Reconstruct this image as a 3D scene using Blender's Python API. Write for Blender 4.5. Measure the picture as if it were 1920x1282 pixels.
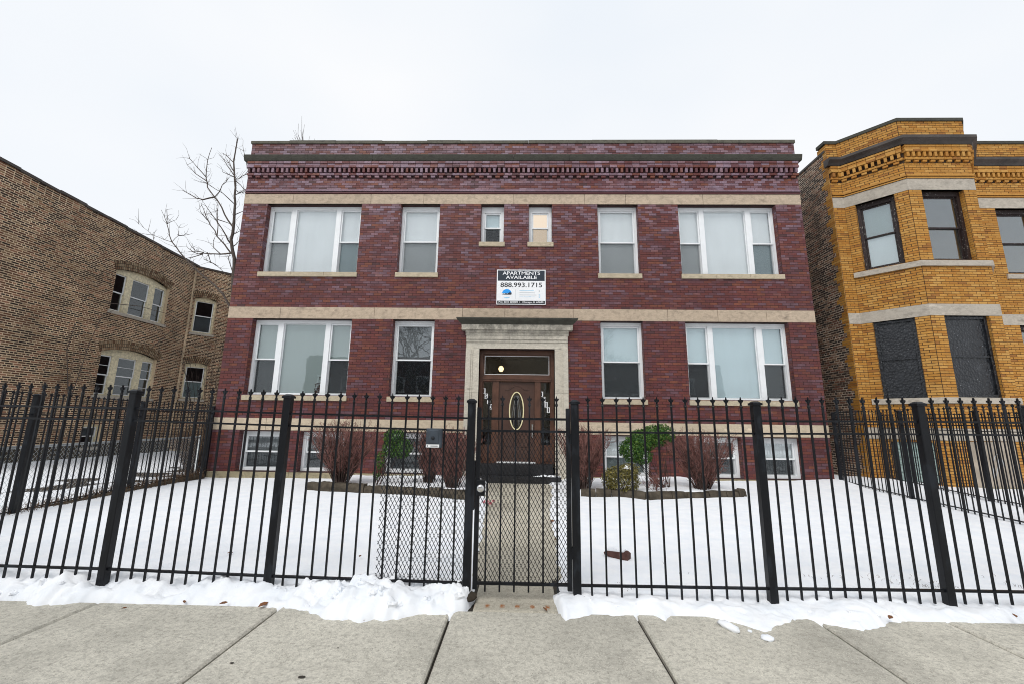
import bpy, math, random
import numpy as np
from mathutils import Vector, Matrix, noise

for _o in list(bpy.data.objects): bpy.data.objects.remove(_o)
scene = bpy.context.scene
COL = scene.collection

# ------------------------------------------------------------ camera
CZ = 1.42
cam_d = bpy.data.cameras.new('camera'); cam = bpy.data.objects.new('camera', cam_d); COL.objects.link(cam)
cam_d.sensor_fit = 'HORIZONTAL'; cam_d.sensor_width = 36.0; cam_d.lens = 14.975
cam_d.clip_start = 0.05; cam_d.clip_end = 2000
_R = Vector((0.9997036, 0.0205452, 0.0130618)); _U = Vector((-0.0090018, -0.1865560, 0.9824031)); _F = Vector((-0.0226204, 0.9822295, 0.1863157))
cam.matrix_world = Matrix(((_R.x, _U.x, -_F.x, 0), (_R.y, _U.y, -_F.y, 0), (_R.z, _U.z, -_F.z, CZ), (0, 0, 0, 1)))
scene.camera = cam

# ------------------------------------------------------------ overcast sky and weak, very soft sun
SUN_EL, SUN_AZ = math.radians(49), math.radians(205)      # behind the camera, a little to the left
world = bpy.data.worlds.new('World'); scene.world = world; world.use_nodes = True
wn = world.node_tree; wn.nodes.clear()
w_out = wn.nodes.new('ShaderNodeOutputWorld'); w_bg = wn.nodes.new('ShaderNodeBackground')
w_sky = wn.nodes.new('ShaderNodeTexSky'); w_sky.sky_type = 'NISHITA'; w_sky.sun_disc = False
w_sky.sun_elevation = SUN_EL; w_sky.sun_rotation = SUN_AZ
w_sc = wn.nodes.new('ShaderNodeVectorMath'); w_sc.operation = 'SCALE'; w_sc.inputs['Scale'].default_value = 0.10
w_tc = wn.nodes.new('ShaderNodeTexCoord'); w_map = wn.nodes.new('ShaderNodeMapping'); w_map.inputs['Scale'].default_value = (1, 1, 2.2)
w_no = wn.nodes.new('ShaderNodeTexNoise'); w_no.inputs['Scale'].default_value = 1.5; w_no.inputs['Detail'].default_value = 3; w_no.inputs['Roughness'].default_value = 0.45
w_ra = wn.nodes.new('ShaderNodeValToRGB')
w_ra.color_ramp.elements[0].position = 0.3; w_ra.color_ramp.elements[0].color = (0.78, 0.828, 0.885, 1)
w_ra.color_ramp.elements[1].position = 0.72; w_ra.color_ramp.elements[1].color = (0.90, 0.906, 0.917, 1)
w_mx = wn.nodes.new('ShaderNodeMix'); w_mx.data_type = 'RGBA'; w_mx.inputs[0].default_value = 0.94
wn.links.new(w_tc.outputs['Generated'], w_map.inputs[0]); wn.links.new(w_map.outputs[0], w_no.inputs['Vector'])
wn.links.new(w_no.outputs[0], w_ra.inputs[0]); wn.links.new(w_sky.outputs[0], w_sc.inputs[0])
wn.links.new(w_sc.outputs[0], w_mx.inputs[6]); wn.links.new(w_ra.outputs[0], w_mx.inputs[7])
wn.links.new(w_mx.outputs[2], w_bg.inputs[0]); w_bg.inputs[1].default_value = 1.0
wn.links.new(w_bg.outputs[0], w_out.inputs[0])
sun_d = bpy.data.lights.new('sun', 'SUN'); sun_d.energy = 1.5; sun_d.angle = math.radians(28); sun_d.color = (1.0, 0.97, 0.93)
sun = bpy.data.objects.new('sun', sun_d); COL.objects.link(sun)
_sd = Vector((math.sin(SUN_AZ) * math.cos(SUN_EL), math.cos(SUN_AZ) * math.cos(SUN_EL), math.sin(SUN_EL)))
sun.rotation_euler = _sd.to_track_quat('Z', 'Y').to_euler(); sun.location = (0, 0, 30)
vs = scene.view_settings; vs.view_transform = 'Standard'; vs.look = 'None'; vs.exposure = 0.19; vs.gamma = 1.0; vs.use_curve_mapping = False
scene.render.engine = 'CYCLES'
scene.cycles.pixel_filter_type = 'BLACKMAN_HARRIS'; scene.cycles.filter_width = 1.0
scene.cycles.max_bounces = 8; scene.cycles.transparent_max_bounces = 24

# ------------------------------------------------------------ materials
class NT:
    def __init__(s, name):
        s.m = bpy.data.materials.new(name); s.m.use_nodes = True; s.t = s.m.node_tree; s.t.nodes.clear()
        s.out = s.n('ShaderNodeOutputMaterial')
    def n(s, typ, **kw):
        nd = s.t.nodes.new(typ)
        for k, v in kw.items(): setattr(nd, k, v)
        return nd
    def l(s, a, b): s.t.links.new(a, b)
    def coord(s, kind='Object'):
        if kind == 'World': return s.n('ShaderNodeNewGeometry').outputs['Position']
        return s.n('ShaderNodeTexCoord').outputs[kind]
    def noise(s, vec, scale, detail=4, rough=0.55):
        nd = s.n('ShaderNodeTexNoise'); nd.inputs['Scale'].default_value = scale; nd.inputs['Detail'].default_value = detail; nd.inputs['Roughness'].default_value = rough
        s.l(vec, nd.inputs['Vector']); return nd.outputs[0]
    def ramp(s, fac, stops, interp='LINEAR'):
        nd = s.n('ShaderNodeValToRGB'); cr = nd.color_ramp; cr.interpolation = interp
        while len(cr.elements) < len(stops): cr.elements.new(0.5)
        for e, (p, c) in zip(cr.elements, stops):
            e.position = p; e.color = (c[0], c[1], c[2], 1) if hasattr(c, '__len__') else (c, c, c, 1)
        s.l(fac, nd.inputs[0]); return nd.outputs[0]
    def mix(s, fac, a, b, blend='MIX'):
        nd = s.n('ShaderNodeMix', data_type='RGBA', blend_type=blend)
        for i, v in ((0, fac), (6, a), (7, b)):
            if hasattr(v, 'is_linked'): s.l(v, nd.inputs[i])
            elif hasattr(v, '__len__'): nd.inputs[i].default_value = (v[0], v[1], v[2], 1)
            else: nd.inputs[i].default_value = v
        return nd.outputs[2]
    def math(s, op, a, b=0.0, clamp=False):
        nd = s.n('ShaderNodeMath', operation=op, use_clamp=clamp)
        for i, v in ((0, a), (1, b)):
            if hasattr(v, 'is_linked'): s.l(v, nd.inputs[i])
            else: nd.inputs[i].default_value = v
        return nd.outputs[0]
    def sep(s, vec):
        nd = s.n('ShaderNodeSeparateXYZ'); s.l(vec, nd.inputs[0]); return nd.outputs
    def scalevec(s, vec, sc):
        nd = s.n('ShaderNodeVectorMath', operation='MULTIPLY'); s.l(vec, nd.inputs[0]); nd.inputs[1].default_value = sc; return nd.outputs[0]
    def bump(s, h, strength=0.3, dist=0.01):
        nd = s.n('ShaderNodeBump'); nd.inputs['Strength'].default_value = strength; nd.inputs['Distance'].default_value = dist
        s.l(h, nd.inputs['Height']); return nd.outputs[0]
    def done(s, col, rough=0.6, spec=0.5, metal=0.0, bump=None):
        b = s.n('ShaderNodeBsdfPrincipled')
        for key, v in (('Base Color', col), ('Roughness', rough)):
            if hasattr(v, 'is_linked'): s.l(v, b.inputs[key])
            elif hasattr(v, '__len__'): b.inputs[key].default_value = (v[0], v[1], v[2], 1)
            else: b.inputs[key].default_value = v
        b.inputs['Specular IOR Level'].default_value = spec; b.inputs['Metallic'].default_value = metal
        if bump is not None: s.l(bump, b.inputs['Normal'])
        s.l(b.outputs[0], s.out.inputs[0]); return s.m

def m_plain(name, col, rough=0.6, var=0.25, nscale=6.0, spec=0.4, metal=0.0, bumps=0.1, bscale=60):
    k = NT(name); c = k.coord('World'); n = k.noise(c, nscale)
    lo = tuple(v * (1 - var) for v in col); hi = tuple(min(1, v * (1 + var)) for v in col)
    return k.done(k.ramp(n, [(0.3, lo), (0.7, hi)]), rough, spec, metal, k.bump(k.noise(c, bscale, 3), bumps, 0.004))

def m_brick(name, stops, rough=0.5, spec=0.5, pale=None, wear_scale=1.3, soil=.45, big=.28, streak=.0):
    """colour of each brick picked from its own mesh island (or object) at random, then soiled by noise"""
    k = NT(name); c = k.coord('World')
    r = k.math('FRACT', k.math('ADD', k.n('ShaderNodeNewGeometry').outputs['Random Per Island'], k.n('ShaderNodeObjectInfo').outputs['Random']))
    base = k.ramp(r, stops, 'CONSTANT')
    n1 = k.noise(c, 9, 5, 0.65); base = k.mix(k.ramp(n1, [(0.25, soil), (0.75, 0.0)]), base, (0.02, 0.015, 0.013))
    if pale:
        z = k.sep(c)[2]
        zf = k.n('ShaderNodeMapRange'); zf.inputs[1].default_value = pale[1]; zf.inputs[2].default_value = pale[2]; k.l(z, zf.inputs[0])
        n2 = k.noise(k.scalevec(c, (1, 1, 2.0)), wear_scale, 6, 0.7)
        r2 = k.math('FRACT', k.math('MULTIPLY', r, 7.31))
        thr = k.math('ADD', k.math('MULTIPLY', zf.outputs[0], 0.42), k.math('MULTIPLY', n2, 0.65))
        f = k.math('MULTIPLY', k.math('SUBTRACT', k.math('ADD', thr, k.math('MULTIPLY', r2, 0.5)), 0.82), 2.2, True)
        n3 = k.noise(c, 55, 3, 0.7)
        base = k.mix(k.math('MULTIPLY', f, k.ramp(n3, [(0.3, 0.25), (0.7, 0.8)])), base, pale[0])
    n4 = k.noise(c, 0.55, 3); base = k.mix(k.ramp(n4, [(0.35, big), (0.65, 0.0)]), base, (0.015, 0.012, 0.012), 'MIX')
    if streak: base = k.mix(k.ramp(k.noise(k.scalevec(c, (1, 1, .12)), 3.5, 5, .7), [(.52, 0.0), (.72, streak)]), base, (.012, .010, .011))
    return k.done(base, k.ramp(k.noise(c, 30, 2), [(0.3, rough - 0.12), (0.7, rough + 0.15)]), spec, 0, k.bump(k.noise(c, 120, 4), 0.35, 0.004))

MAT = {}
MAT['brick_maroon'] = m_brick('maroon_face_brick', [(0, (.160, .043, .038)), (.22, (.182, .054, .040)), (.40, (.140, .039, .039)), (.54, (.145, .053, .060)), (.70, (.128, .041, .045)), (.82, (.215, .070, .042)), (.88, (.160, .080, .098)), (.97, (.090, .036, .038))],
                              rough=.48, spec=.28, pale=((.42, .33, .42), 3.5, 9.0), soil=.34, big=.18, streak=.22)
MAT['brick_yellow'] = m_brick('yellow_face_brick', [(0, (.53, .250, .050)), (.25, (.58, .290, .066)), (.45, (.48, .212, .042)), (.62, (.62, .335, .090)), (.8, (.52, .260, .062)), (.95, (.37, .160, .040))], rough=.6, spec=.15, soil=.26, big=.08, streak=.12)
MAT['brick_common'] = m_brick('common_brick', [(0, (.085, .050, .036)), (.22, (.20, .088, .052)), (.40, (.055, .036, .030)), (.58, (.30, .175, .095)), (.70, (.15, .066, .042)), (.84, (.40, .19, .115)), (.93, (.42, .28, .17))], rough=.85, spec=.15)
MAT['brick_common_dark'] = m_brick('sooty_common_brick', [(0, (.12, .075, .055)), (.3, (.25, .115, .075)), (.5, (.07, .05, .042)), (.75, (.32, .19, .12)), (.92, (.42, .27, .19))], rough=.85, spec=.2)
MAT['mortar_maroon'] = m_plain('maroon_mortar', (.050, .026, .025), .9, .3, 8)
MAT['mortar_yellow'] = m_plain('dark_mortar', (.045, .026, .015), .9, .3, 8)
MAT['mortar_common'] = m_plain('buff_mortar', (.64, .50, .34), .95, .3, 1.2, bumps=.5)
MAT['brick_arch'] = m_brick('pale_arch_brick', [(0, (.40, .28, .17)), (.3, (.30, .19, .11)), (.6, (.48, .36, .23)), (.85, (.22, .12, .07))], rough=.85, spec=.2)
MAT['mortar_gangway'] = m_plain('grey_buff_mortar', (.56, .47, .37), .95, .4, 1.6, bumps=.5)

def m_stone(name, col, grime, gz=None, rough=.85):
    k = NT(name); c = k.coord('World'); cs = k.scalevec(c, (1, 1, 2.4))
    r = k.n('ShaderNodeObjectInfo').outputs['Random']
    base = k.ramp(k.noise(cs, 2.6, 7, .7), [(.30, tuple(v * .58 for v in col)), (.47, col), (.56, tuple(v * .82 for v in col)), (.72, tuple(min(.9, v * 1.32) for v in col))])
    base = k.mix(k.ramp(r, [(0, .22), (1, 0.0)]), base, tuple(v * .6 for v in col))
    base = k.mix(k.math('MULTIPLY', k.ramp(k.noise(c, 6, 6, .75), [(.48, 0.0), (.72, 1.0)]), grime), base, (.045, .042, .036))
    if gz:      # soot lodged on the weathered upper mouldings
        z = k.n('ShaderNodeMapRange'); z.inputs[1].default_value = gz[0]; z.inputs[2].default_value = gz[1]; k.l(k.sep(c)[2], z.inputs[0])
        f = k.math('MULTIPLY', k.ramp(k.noise(k.scalevec(c, (1.2, 1, .8)), 4, 6, .75), [(.38, 0.0), (.60, 1.0)]), z.outputs[0])
        base = k.mix(k.math('MULTIPLY', f, .88), base, (.03, .03, .027))
    return k.done(base, rough, .25, 0, k.bump(k.noise(c, 70, 5, .7), .4, .006))
MAT['limestone'] = m_stone('buff_limestone', (.545, .435, .325), .42)
MAT['limestone_pale'] = m_stone('pale_limestone', (.60, .50, .37), .12)
MAT['surround'] = m_stone('weathered_door_stone', (.62, .575, .485), .22, (3.35, 4.1))
MAT['sill'] = m_stone('sill_limestone', (.55, .47, .34), .28)
MAT['grey_stone'] = m_stone('grey_limestone', (.50, .45, .38), .30)
MAT['base_stone'] = m_stone('mossy_base_stone', (.36, .31, .20), .6)
MAT['cornice'] = m_stone('black_mossy_cornice', (.075, .074, .06), .9)
MAT['cornice_brown'] = m_plain('dark_brown_cornice', (.055, .045, .04), .6, .35, 3)
MAT['coping'] = m_stone('dark_coping', (.135, .128, .10), .95)

MAT['vinyl'] = m_plain('white_vinyl', (.80, .82, .83), .4, .05, 3, .5, bumps=.02)
MAT['cream_paint'] = m_plain('peeling_cream_paint', (.68, .61, .43), .75, .25, 14, .3, bumps=.5, bscale=40)
MAT['brown_wood'] = m_plain('brown_varnished_wood', (.095, .042, .025), .38, .3, 5, .5)
MAT['door_brown'] = m_plain('dark_brown_door', (.070, .036, .026), .33, .2, 4, .5)
def m_peel():
    k = NT('peeling_dark_brown_paint'); c = k.coord('World'); f = k.ramp(k.noise(k.scalevec(c, (1, 1, .45)), 34, 4, .7), [(.60, 0.0), (.66, 1.0)])
    return k.done(k.mix(f, (.022, .012, .011), (.34, .32, .29)), .5, .35, 0, k.bump(f, .3, .004))
MAT['dark_frame'] = m_peel()
MAT['cream_trim'] = m_plain('cream_trim', (.78, .70, .42), .4, .06, 6)
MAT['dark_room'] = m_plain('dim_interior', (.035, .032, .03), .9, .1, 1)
MAT['hall'] = m_plain('hall_plaster', (.58, .48, .34), .8, .1, 1)
MAT['roof'] = m_plain('roof_tar', (.04, .04, .04), .9)
MAT['black_mat'] = m_plain('black_rubber', (.016, .016, .018), .55, .4, 10, .4, bumps=.4)
MAT['galv'] = m_plain('galvanised_steel', (.36, .38, .39), .42, .25, 9, .5, .6)
MAT['chrome'] = m_plain('satin_chrome', (.7, .7, .7), .22, .05, 9, .5, 1.0, 0)
MAT['white_print'] = m_plain('white_print', (.84, .85, .86), .45, .02, 2, bumps=0)
MAT['black_print'] = m_plain('black_print', (.012, .014, .018), .4, .1, 2, bumps=0)
MAT['navy_print'] = m_plain('navy_print', (.018, .028, .042), .4, .1, 2, bumps=0)
MAT['blue_print'] = m_plain('blue_print', (.02, .33, .84), .45, .05, 2, bumps=0)
MAT['pale_blue_print'] = m_plain('pale_blue_print', (.36, .62, .80), .45, .05, 2, bumps=0)
MAT['grey_print'] = m_plain('grey_print', (.45, .47, .49), .45, .05, 2, bumps=0)
MAT['plywood'] = m_plain('weathered_plywood', (.36, .31, .25), .85, .25, 3, .2, bumps=.4)
MAT['bark'] = m_plain('grey_brown_bark', (.105, .085, .073), .9, .35, 20, .2, bumps=.6)
MAT['bark_dark'] = m_plain('dark_bark', (.050, .040, .036), .9, .35, 20, .2, bumps=.6)
MAT['twig_red'] = m_plain('reddish_twig', (.19, .088, .074), .75, .5, 12, .3)
MAT['stem_brown'] = m_plain('brown_stem', (.055, .034, .028), .8, .4, 12, .3)
MAT['weed'] = m_plain('dry_brown_weed', (.12, .075, .045), .9, .5, 14, .2)
MAT['leaf_litter'] = m_plain('brown_dead_leaf', (.17, .075, .035), .8, .4, 20, .2)
MAT['soil'] = m_plain('dark_soil', (.05, .04, .03), .95, .5, 9, .2, bumps=.8)
MAT['edging'] = m_plain('mossy_edging_stone', (.075, .062, .046), .92, .5, 7, .2, bumps=.9, bscale=35)
MAT['red_brick_loose'] = m_plain('loose_brick', (.085, .042, .036), .85, .3, 14, .2, bumps=.7)
MAT['pink'] = m_plain('faded_pink_petals', (.50, .13, .17), .8, .4, 40, .2)
MAT['asphalt'] = m_plain('wet_asphalt', (.05, .05, .052), .8, .3, 5, .3, bumps=.6)

def m_leaf(name, a, b, c_):
    k = NT(name); r = k.n('ShaderNodeNewGeometry').outputs['Random Per Island']
    col = k.ramp(r, [(0, a), (.5, b), (1, c_)])
    p = k.n('ShaderNodeBsdfPrincipled'); k.l(col, p.inputs['Base Color']); p.inputs['Roughness'].default_value = .45; p.inputs['Specular IOR Level'].default_value = .5
    t = k.n('ShaderNodeBsdfTranslucent'); k.l(col, t.inputs[0]); mx = k.n('ShaderNodeMixShader'); mx.inputs[0].default_value = .25
    k.l(p.outputs[0], mx.inputs[1]); k.l(t.outputs[0], mx.inputs[2]); k.l(mx.outputs[0], k.out.inputs[0]); return k.m
MAT['leaf_box'] = m_leaf('boxwood_leaf', (.018, .070, .012), (.045, .14, .020), (.15, .25, .035))
MAT['leaf_ever'] = m_leaf('yellowish_evergreen_leaf', (.05, .05, .013), (.15, .13, .03), (.30, .25, .065))

def m_fence():
    k = NT('black_fence_paint'); c = k.coord('World')
    blot = k.ramp(k.noise(k.scalevec(c, (1, 1, .35)), 10, 4, .6), [(.54, 0.0), (.64, 1.0)])
    col = k.mix(k.math('MULTIPLY', blot, .35), (.0055, .0065, .009), (.030, .038, .050))
    rust = k.ramp(k.noise(c, 26, 5, .7), [(.66, 0.0), (.74, 1.0)])
    col = k.mix(k.math('MULTIPLY', rust, .5), col, (.05, .022, .012))
    return k.done(col, k.ramp(blot, [(0, .38), (1, .6)]), .28, 0, k.bump(k.noise(c, 90, 3), .2, .003))
MAT['iron'] = m_fence()
MAT['iron_grey'] = m_plain('slate_grey_paint', (.045, .058, .075), .5, .25, 9, .4)

def m_snow():
    k = NT('snow'); c = k.coord('World')
    n = k.noise(c, 5, 5, .6); f = k.noise(c, 160, 3, .7); g = k.noise(c, 22, 4, .6)
    col = k.ramp(n, [(.3, (.80, .84, .89)), (.65, (.89, .905, .925))])
    h = k.math('ADD', k.math('MULTIPLY', g, .6), k.math('MULTIPLY', f, .18))
    return k.done(col, .7, .25, 0, k.bump(h, .35, .02))
MAT['snow'] = m_snow()

def m_concrete(name, col, stain=True, rust=False):
    k = NT(name); c = k.coord('World'); r = k.n('ShaderNodeObjectInfo').outputs['Random']
    big = k.noise(c, 1.1, 6, .65); fine = k.noise(c, 95, 4, .85); mid = k.noise(c, 26, 6, .8)
    base = k.ramp(big, [(.3, tuple(v * .62 for v in col)), (.52, col), (.75, tuple(v * 1.18 for v in col))])
    base = k.mix(k.ramp(k.noise(c, .45, 4, .6), [(.5, 0.0), (.68, .35)]), base, tuple(v * .45 for v in col))
    base = k.mix(k.ramp(r, [(0, .34), (1, 0)]), base, tuple(v * .55 for v in col))
    base = k.mix(k.ramp(mid, [(.46, 0.0), (.64, .70)]), base, tuple(v * .40 for v in col))
    base = k.mix(k.ramp(fine, [(.50, 0.0), (.66, .60)]), base, tuple(v * .34 for v in col))
    streak = k.noise(k.scalevec(c, (.5, 2.2, 1)), 3.2, 5, .7)
    base = k.mix(k.ramp(streak, [(.56, 0.0), (.72, .42)]), base, tuple(v * .48 for v in col))
    pits = k.n('ShaderNodeTexVoronoi'); pits.inputs['Scale'].default_value = 42; k.l(c, pits.inputs['Vector'])
    base = k.mix(k.ramp(pits.outputs[0], [(.06, .7), (.16, 0.0)]), base, (.10, .09, .075))
    sp = k.n('ShaderNodeTexVoronoi'); sp.inputs['Scale'].default_value = 75; k.l(c, sp.inputs['Vector'])
    base = k.mix(k.ramp(sp.outputs[0], [(.10, .45), (.30, 0.0)]), base, tuple(min(.85, v * 1.35) for v in col))
    if rust:    # rust run-off below each gate picket
        x, y, z = k.sep(c)[:3]
        fx = k.math('SUBTRACT', k.math('SINE', k.math('MULTIPLY', k.math('ADD', x, .283), 2 * math.pi / .119)), .35)
        fy = k.math('SUBTRACT', 1.0, k.math('MULTIPLY', k.math('ABSOLUTE', k.math('SUBTRACT', y, 3.70)), 22))
        f = k.math('MULTIPLY', k.math('MAXIMUM', fx, 0), k.math('MAXIMUM', fy, 0)); f = k.math('MULTIPLY', f, k.ramp(k.noise(c, 60, 4, .7), [(.35, .5), (.6, 2.6)]), True)
        base = k.mix(f, base, (.30, .11, .03))
    h = k.math('ADD', k.math('MULTIPLY', fine, .5), k.math('MULTIPLY', mid, .6))
    return k.done(base, .88, .25, 0, k.bump(h, .55, .006))
MAT['concrete'] = m_concrete('broom_finished_concrete', (.64, .61, .525))
MAT['concrete_path'] = m_concrete('tan_concrete', (.60, .56, .46), True, True)
MAT['joint'] = m_plain('dirt_filled_joint', (.035, .03, .024), .95, .4, 20)

def m_glass(name, tint=(.88, .93, .93), ior=1.5, boost=1.0):
    k = NT(name); t = k.n('ShaderNodeBsdfTransparent'); t.inputs[0].default_value = (*tint, 1)
    g = k.n('ShaderNodeBsdfGlossy'); g.inputs['Roughness'].default_value = .015; g.inputs[0].default_value = (.95, .98, 1, 1)
    wav = k.bump(k.noise(k.coord('World'), 2.2, 2), .06, .02); k.l(wav, g.inputs['Normal'])
    ge = k.n('ShaderNodeNewGeometry'); dt = k.n('ShaderNodeVectorMath', operation='DOT_PRODUCT'); k.l(ge.outputs['Normal'], dt.inputs[0]); k.l(ge.outputs['Incoming'], dt.inputs[1])
    f5 = k.math('POWER', k.math('SUBTRACT', 1.0, k.math('ABSOLUTE', dt.outputs['Value']), True), 5.0); mx = k.n('ShaderNodeMixShader')
    k.l(k.math('MULTIPLY', k.math('ADD', .042, k.math('MULTIPLY', f5, .95)), boost, True), mx.inputs[0]); k.l(t.outputs[0], mx.inputs[1]); k.l(g.outputs[0], mx.inputs[2]); k.l(mx.outputs[0], k.out.inputs[0]); return k.m
MAT['glass'] = m_glass('window_glass', (.985, .995, .995), boost=1.8)
MAT['glass_dark'] = m_glass('dark_glass', (.82, .85, .86), 1.5, 1.3)
MAT['glass_old'] = m_glass('rippled_old_glass', (.92, .95, .95), 1.5, 3.4)
def m_block():
    k = NT('glass_block'); return k.done(k.ramp(k.noise(k.coord('World'), 30, 3), [(.3, (.20, .30, .28)), (.7, (.45, .55, .52))]), .18, .8, 0, k.bump(k.noise(k.coord('World'), 45, 2), .5, .01))
MAT['glass_block'] = m_block()
def m_screen():
    k = NT('insect_screen'); t = k.n('ShaderNodeBsdfTransparent'); d = k.n('ShaderNodeBsdfDiffuse'); d.inputs[0].default_value = (.030, .036, .040, 1)
    mx = k.n('ShaderNodeMixShader'); mx.inputs[0].default_value = .20
    k.l(t.outputs[0], mx.inputs[1]); k.l(d.outputs[0], mx.inputs[2]); k.l(mx.outputs[0], k.out.inputs[0]); return k.m
MAT['screen'] = m_screen()
def m_blind(name, col):
    k = NT(name); d = k.n('ShaderNodeBsdfDiffuse'); k.l(k.ramp(k.noise(k.scalevec(k.coord('World'), (3.0, 1, .5)), 1.5, 4, .6), [(.3, tuple(v * .95 for v in col)), (.6, col)]), d.inputs[0]); t = k.n('ShaderNodeBsdfTranslucent'); t.inputs[0].default_value = (*col, 1)
    mx = k.n('ShaderNodeMixShader'); mx.inputs[0].default_value = .06; k.l(d.outputs[0], mx.inputs[1]); k.l(t.outputs[0], mx.inputs[2]); k.l(mx.outputs[0], k.out.inputs[0]); return k.m
MAT['blind_white'] = m_blind('white_blind', (.93, .965, .98))
MAT['blind_grey'] = m_blind('grey_green_blind', (.42, .50, .49))
MAT['blind_blue'] = m_blind('pale_blue_blind', (.70, .84, .88))
MAT['blind_dark'] = m_blind('dark_blind', (.20, .215, .225))
def m_board():
    k = NT('cracked_dark_panel'); c = k.coord('World'); v = k.n('ShaderNodeTexVoronoi'); v.inputs['Scale'].default_value = 19; k.l(k.scalevec(c, (1, 1, .8)), v.inputs['Vector'])
    n = k.noise(c, 4, 6, .75); col = k.mix(k.ramp(v.outputs[0], [(.05, .55), (.35, 0)]), k.ramp(n, [(.3, (.006, .007, .009)), (.6, (.016, .018, .022)), (.80, (.075, .08, .09))]), (.05, .055, .06))
    col = k.mix(k.ramp(k.noise(c, 38, 2, .6), [(.68, 0.0), (.74, .7)]), col, (.45, .47, .5))
    return k.done(col, .3, .5, 0, k.bump(v.outputs[0], .6, .02))
MAT['board_black'] = m_board()
def m_emit(name, col, s):
    k = NT(name); e = k.n('ShaderNodeEmission'); e.inputs[0].default_value = (*col, 1); e.inputs[1].default_value = s; k.l(e.outputs[0], k.out.inputs[0]); return k.m
MAT['bulb'] = m_emit('lit_globe', (1.0, .70, .34), 3.0)

# ------------------------------------------------------------ object helpers
WL = {}     # object name -> world location (all parents are unrotated)
def _link(o, parent, loc, rz=0.0):
    COL.objects.link(o); pl = WL[parent.name] if parent else Vector((0, 0, 0)); loc = Vector(loc)
    if parent: o.parent = parent
    o.location = loc - pl; o.rotation_euler = (0, 0, rz); WL[o.name] = loc; return o
def tag(o, label=None, cat=None, group=None, kind=None):
    for k_, v in (('label', label), ('category', cat), ('group', group), ('kind', kind)):
        if v: o[k_] = v
    return o
def thing(name, loc, label, cat, group=None):
    o = bpy.data.objects.new(name, None); o.empty_display_size = .2; return tag(_link(o, None, loc), label, cat, group)
def put(name, mesh, parent=None, loc=(0, 0, 0), rz=0.0): return _link(bpy.data.objects.new(name, mesh), parent, loc, rz)

def rvec(r): return Vector((r.gauss(0, 1), r.gauss(0, 1), r.gauss(0, 1)))
class Fr:
    """wall frame: u along the wall, v up, w outwards"""
    def __init__(s, o, u, n): s.o = Vector(o); s.u = Vector(u).normalized(); s.n = Vector(n).normalized(); s.z = Vector((0, 0, 1))
    def p(s, u, v, w=0.0): return s.o + s.u * u + s.z * v + s.n * w
ID = Fr((0, 0, 0), (1, 0, 0), (0, 1, 0))     # u = X, v = Z, w = Y

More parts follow.
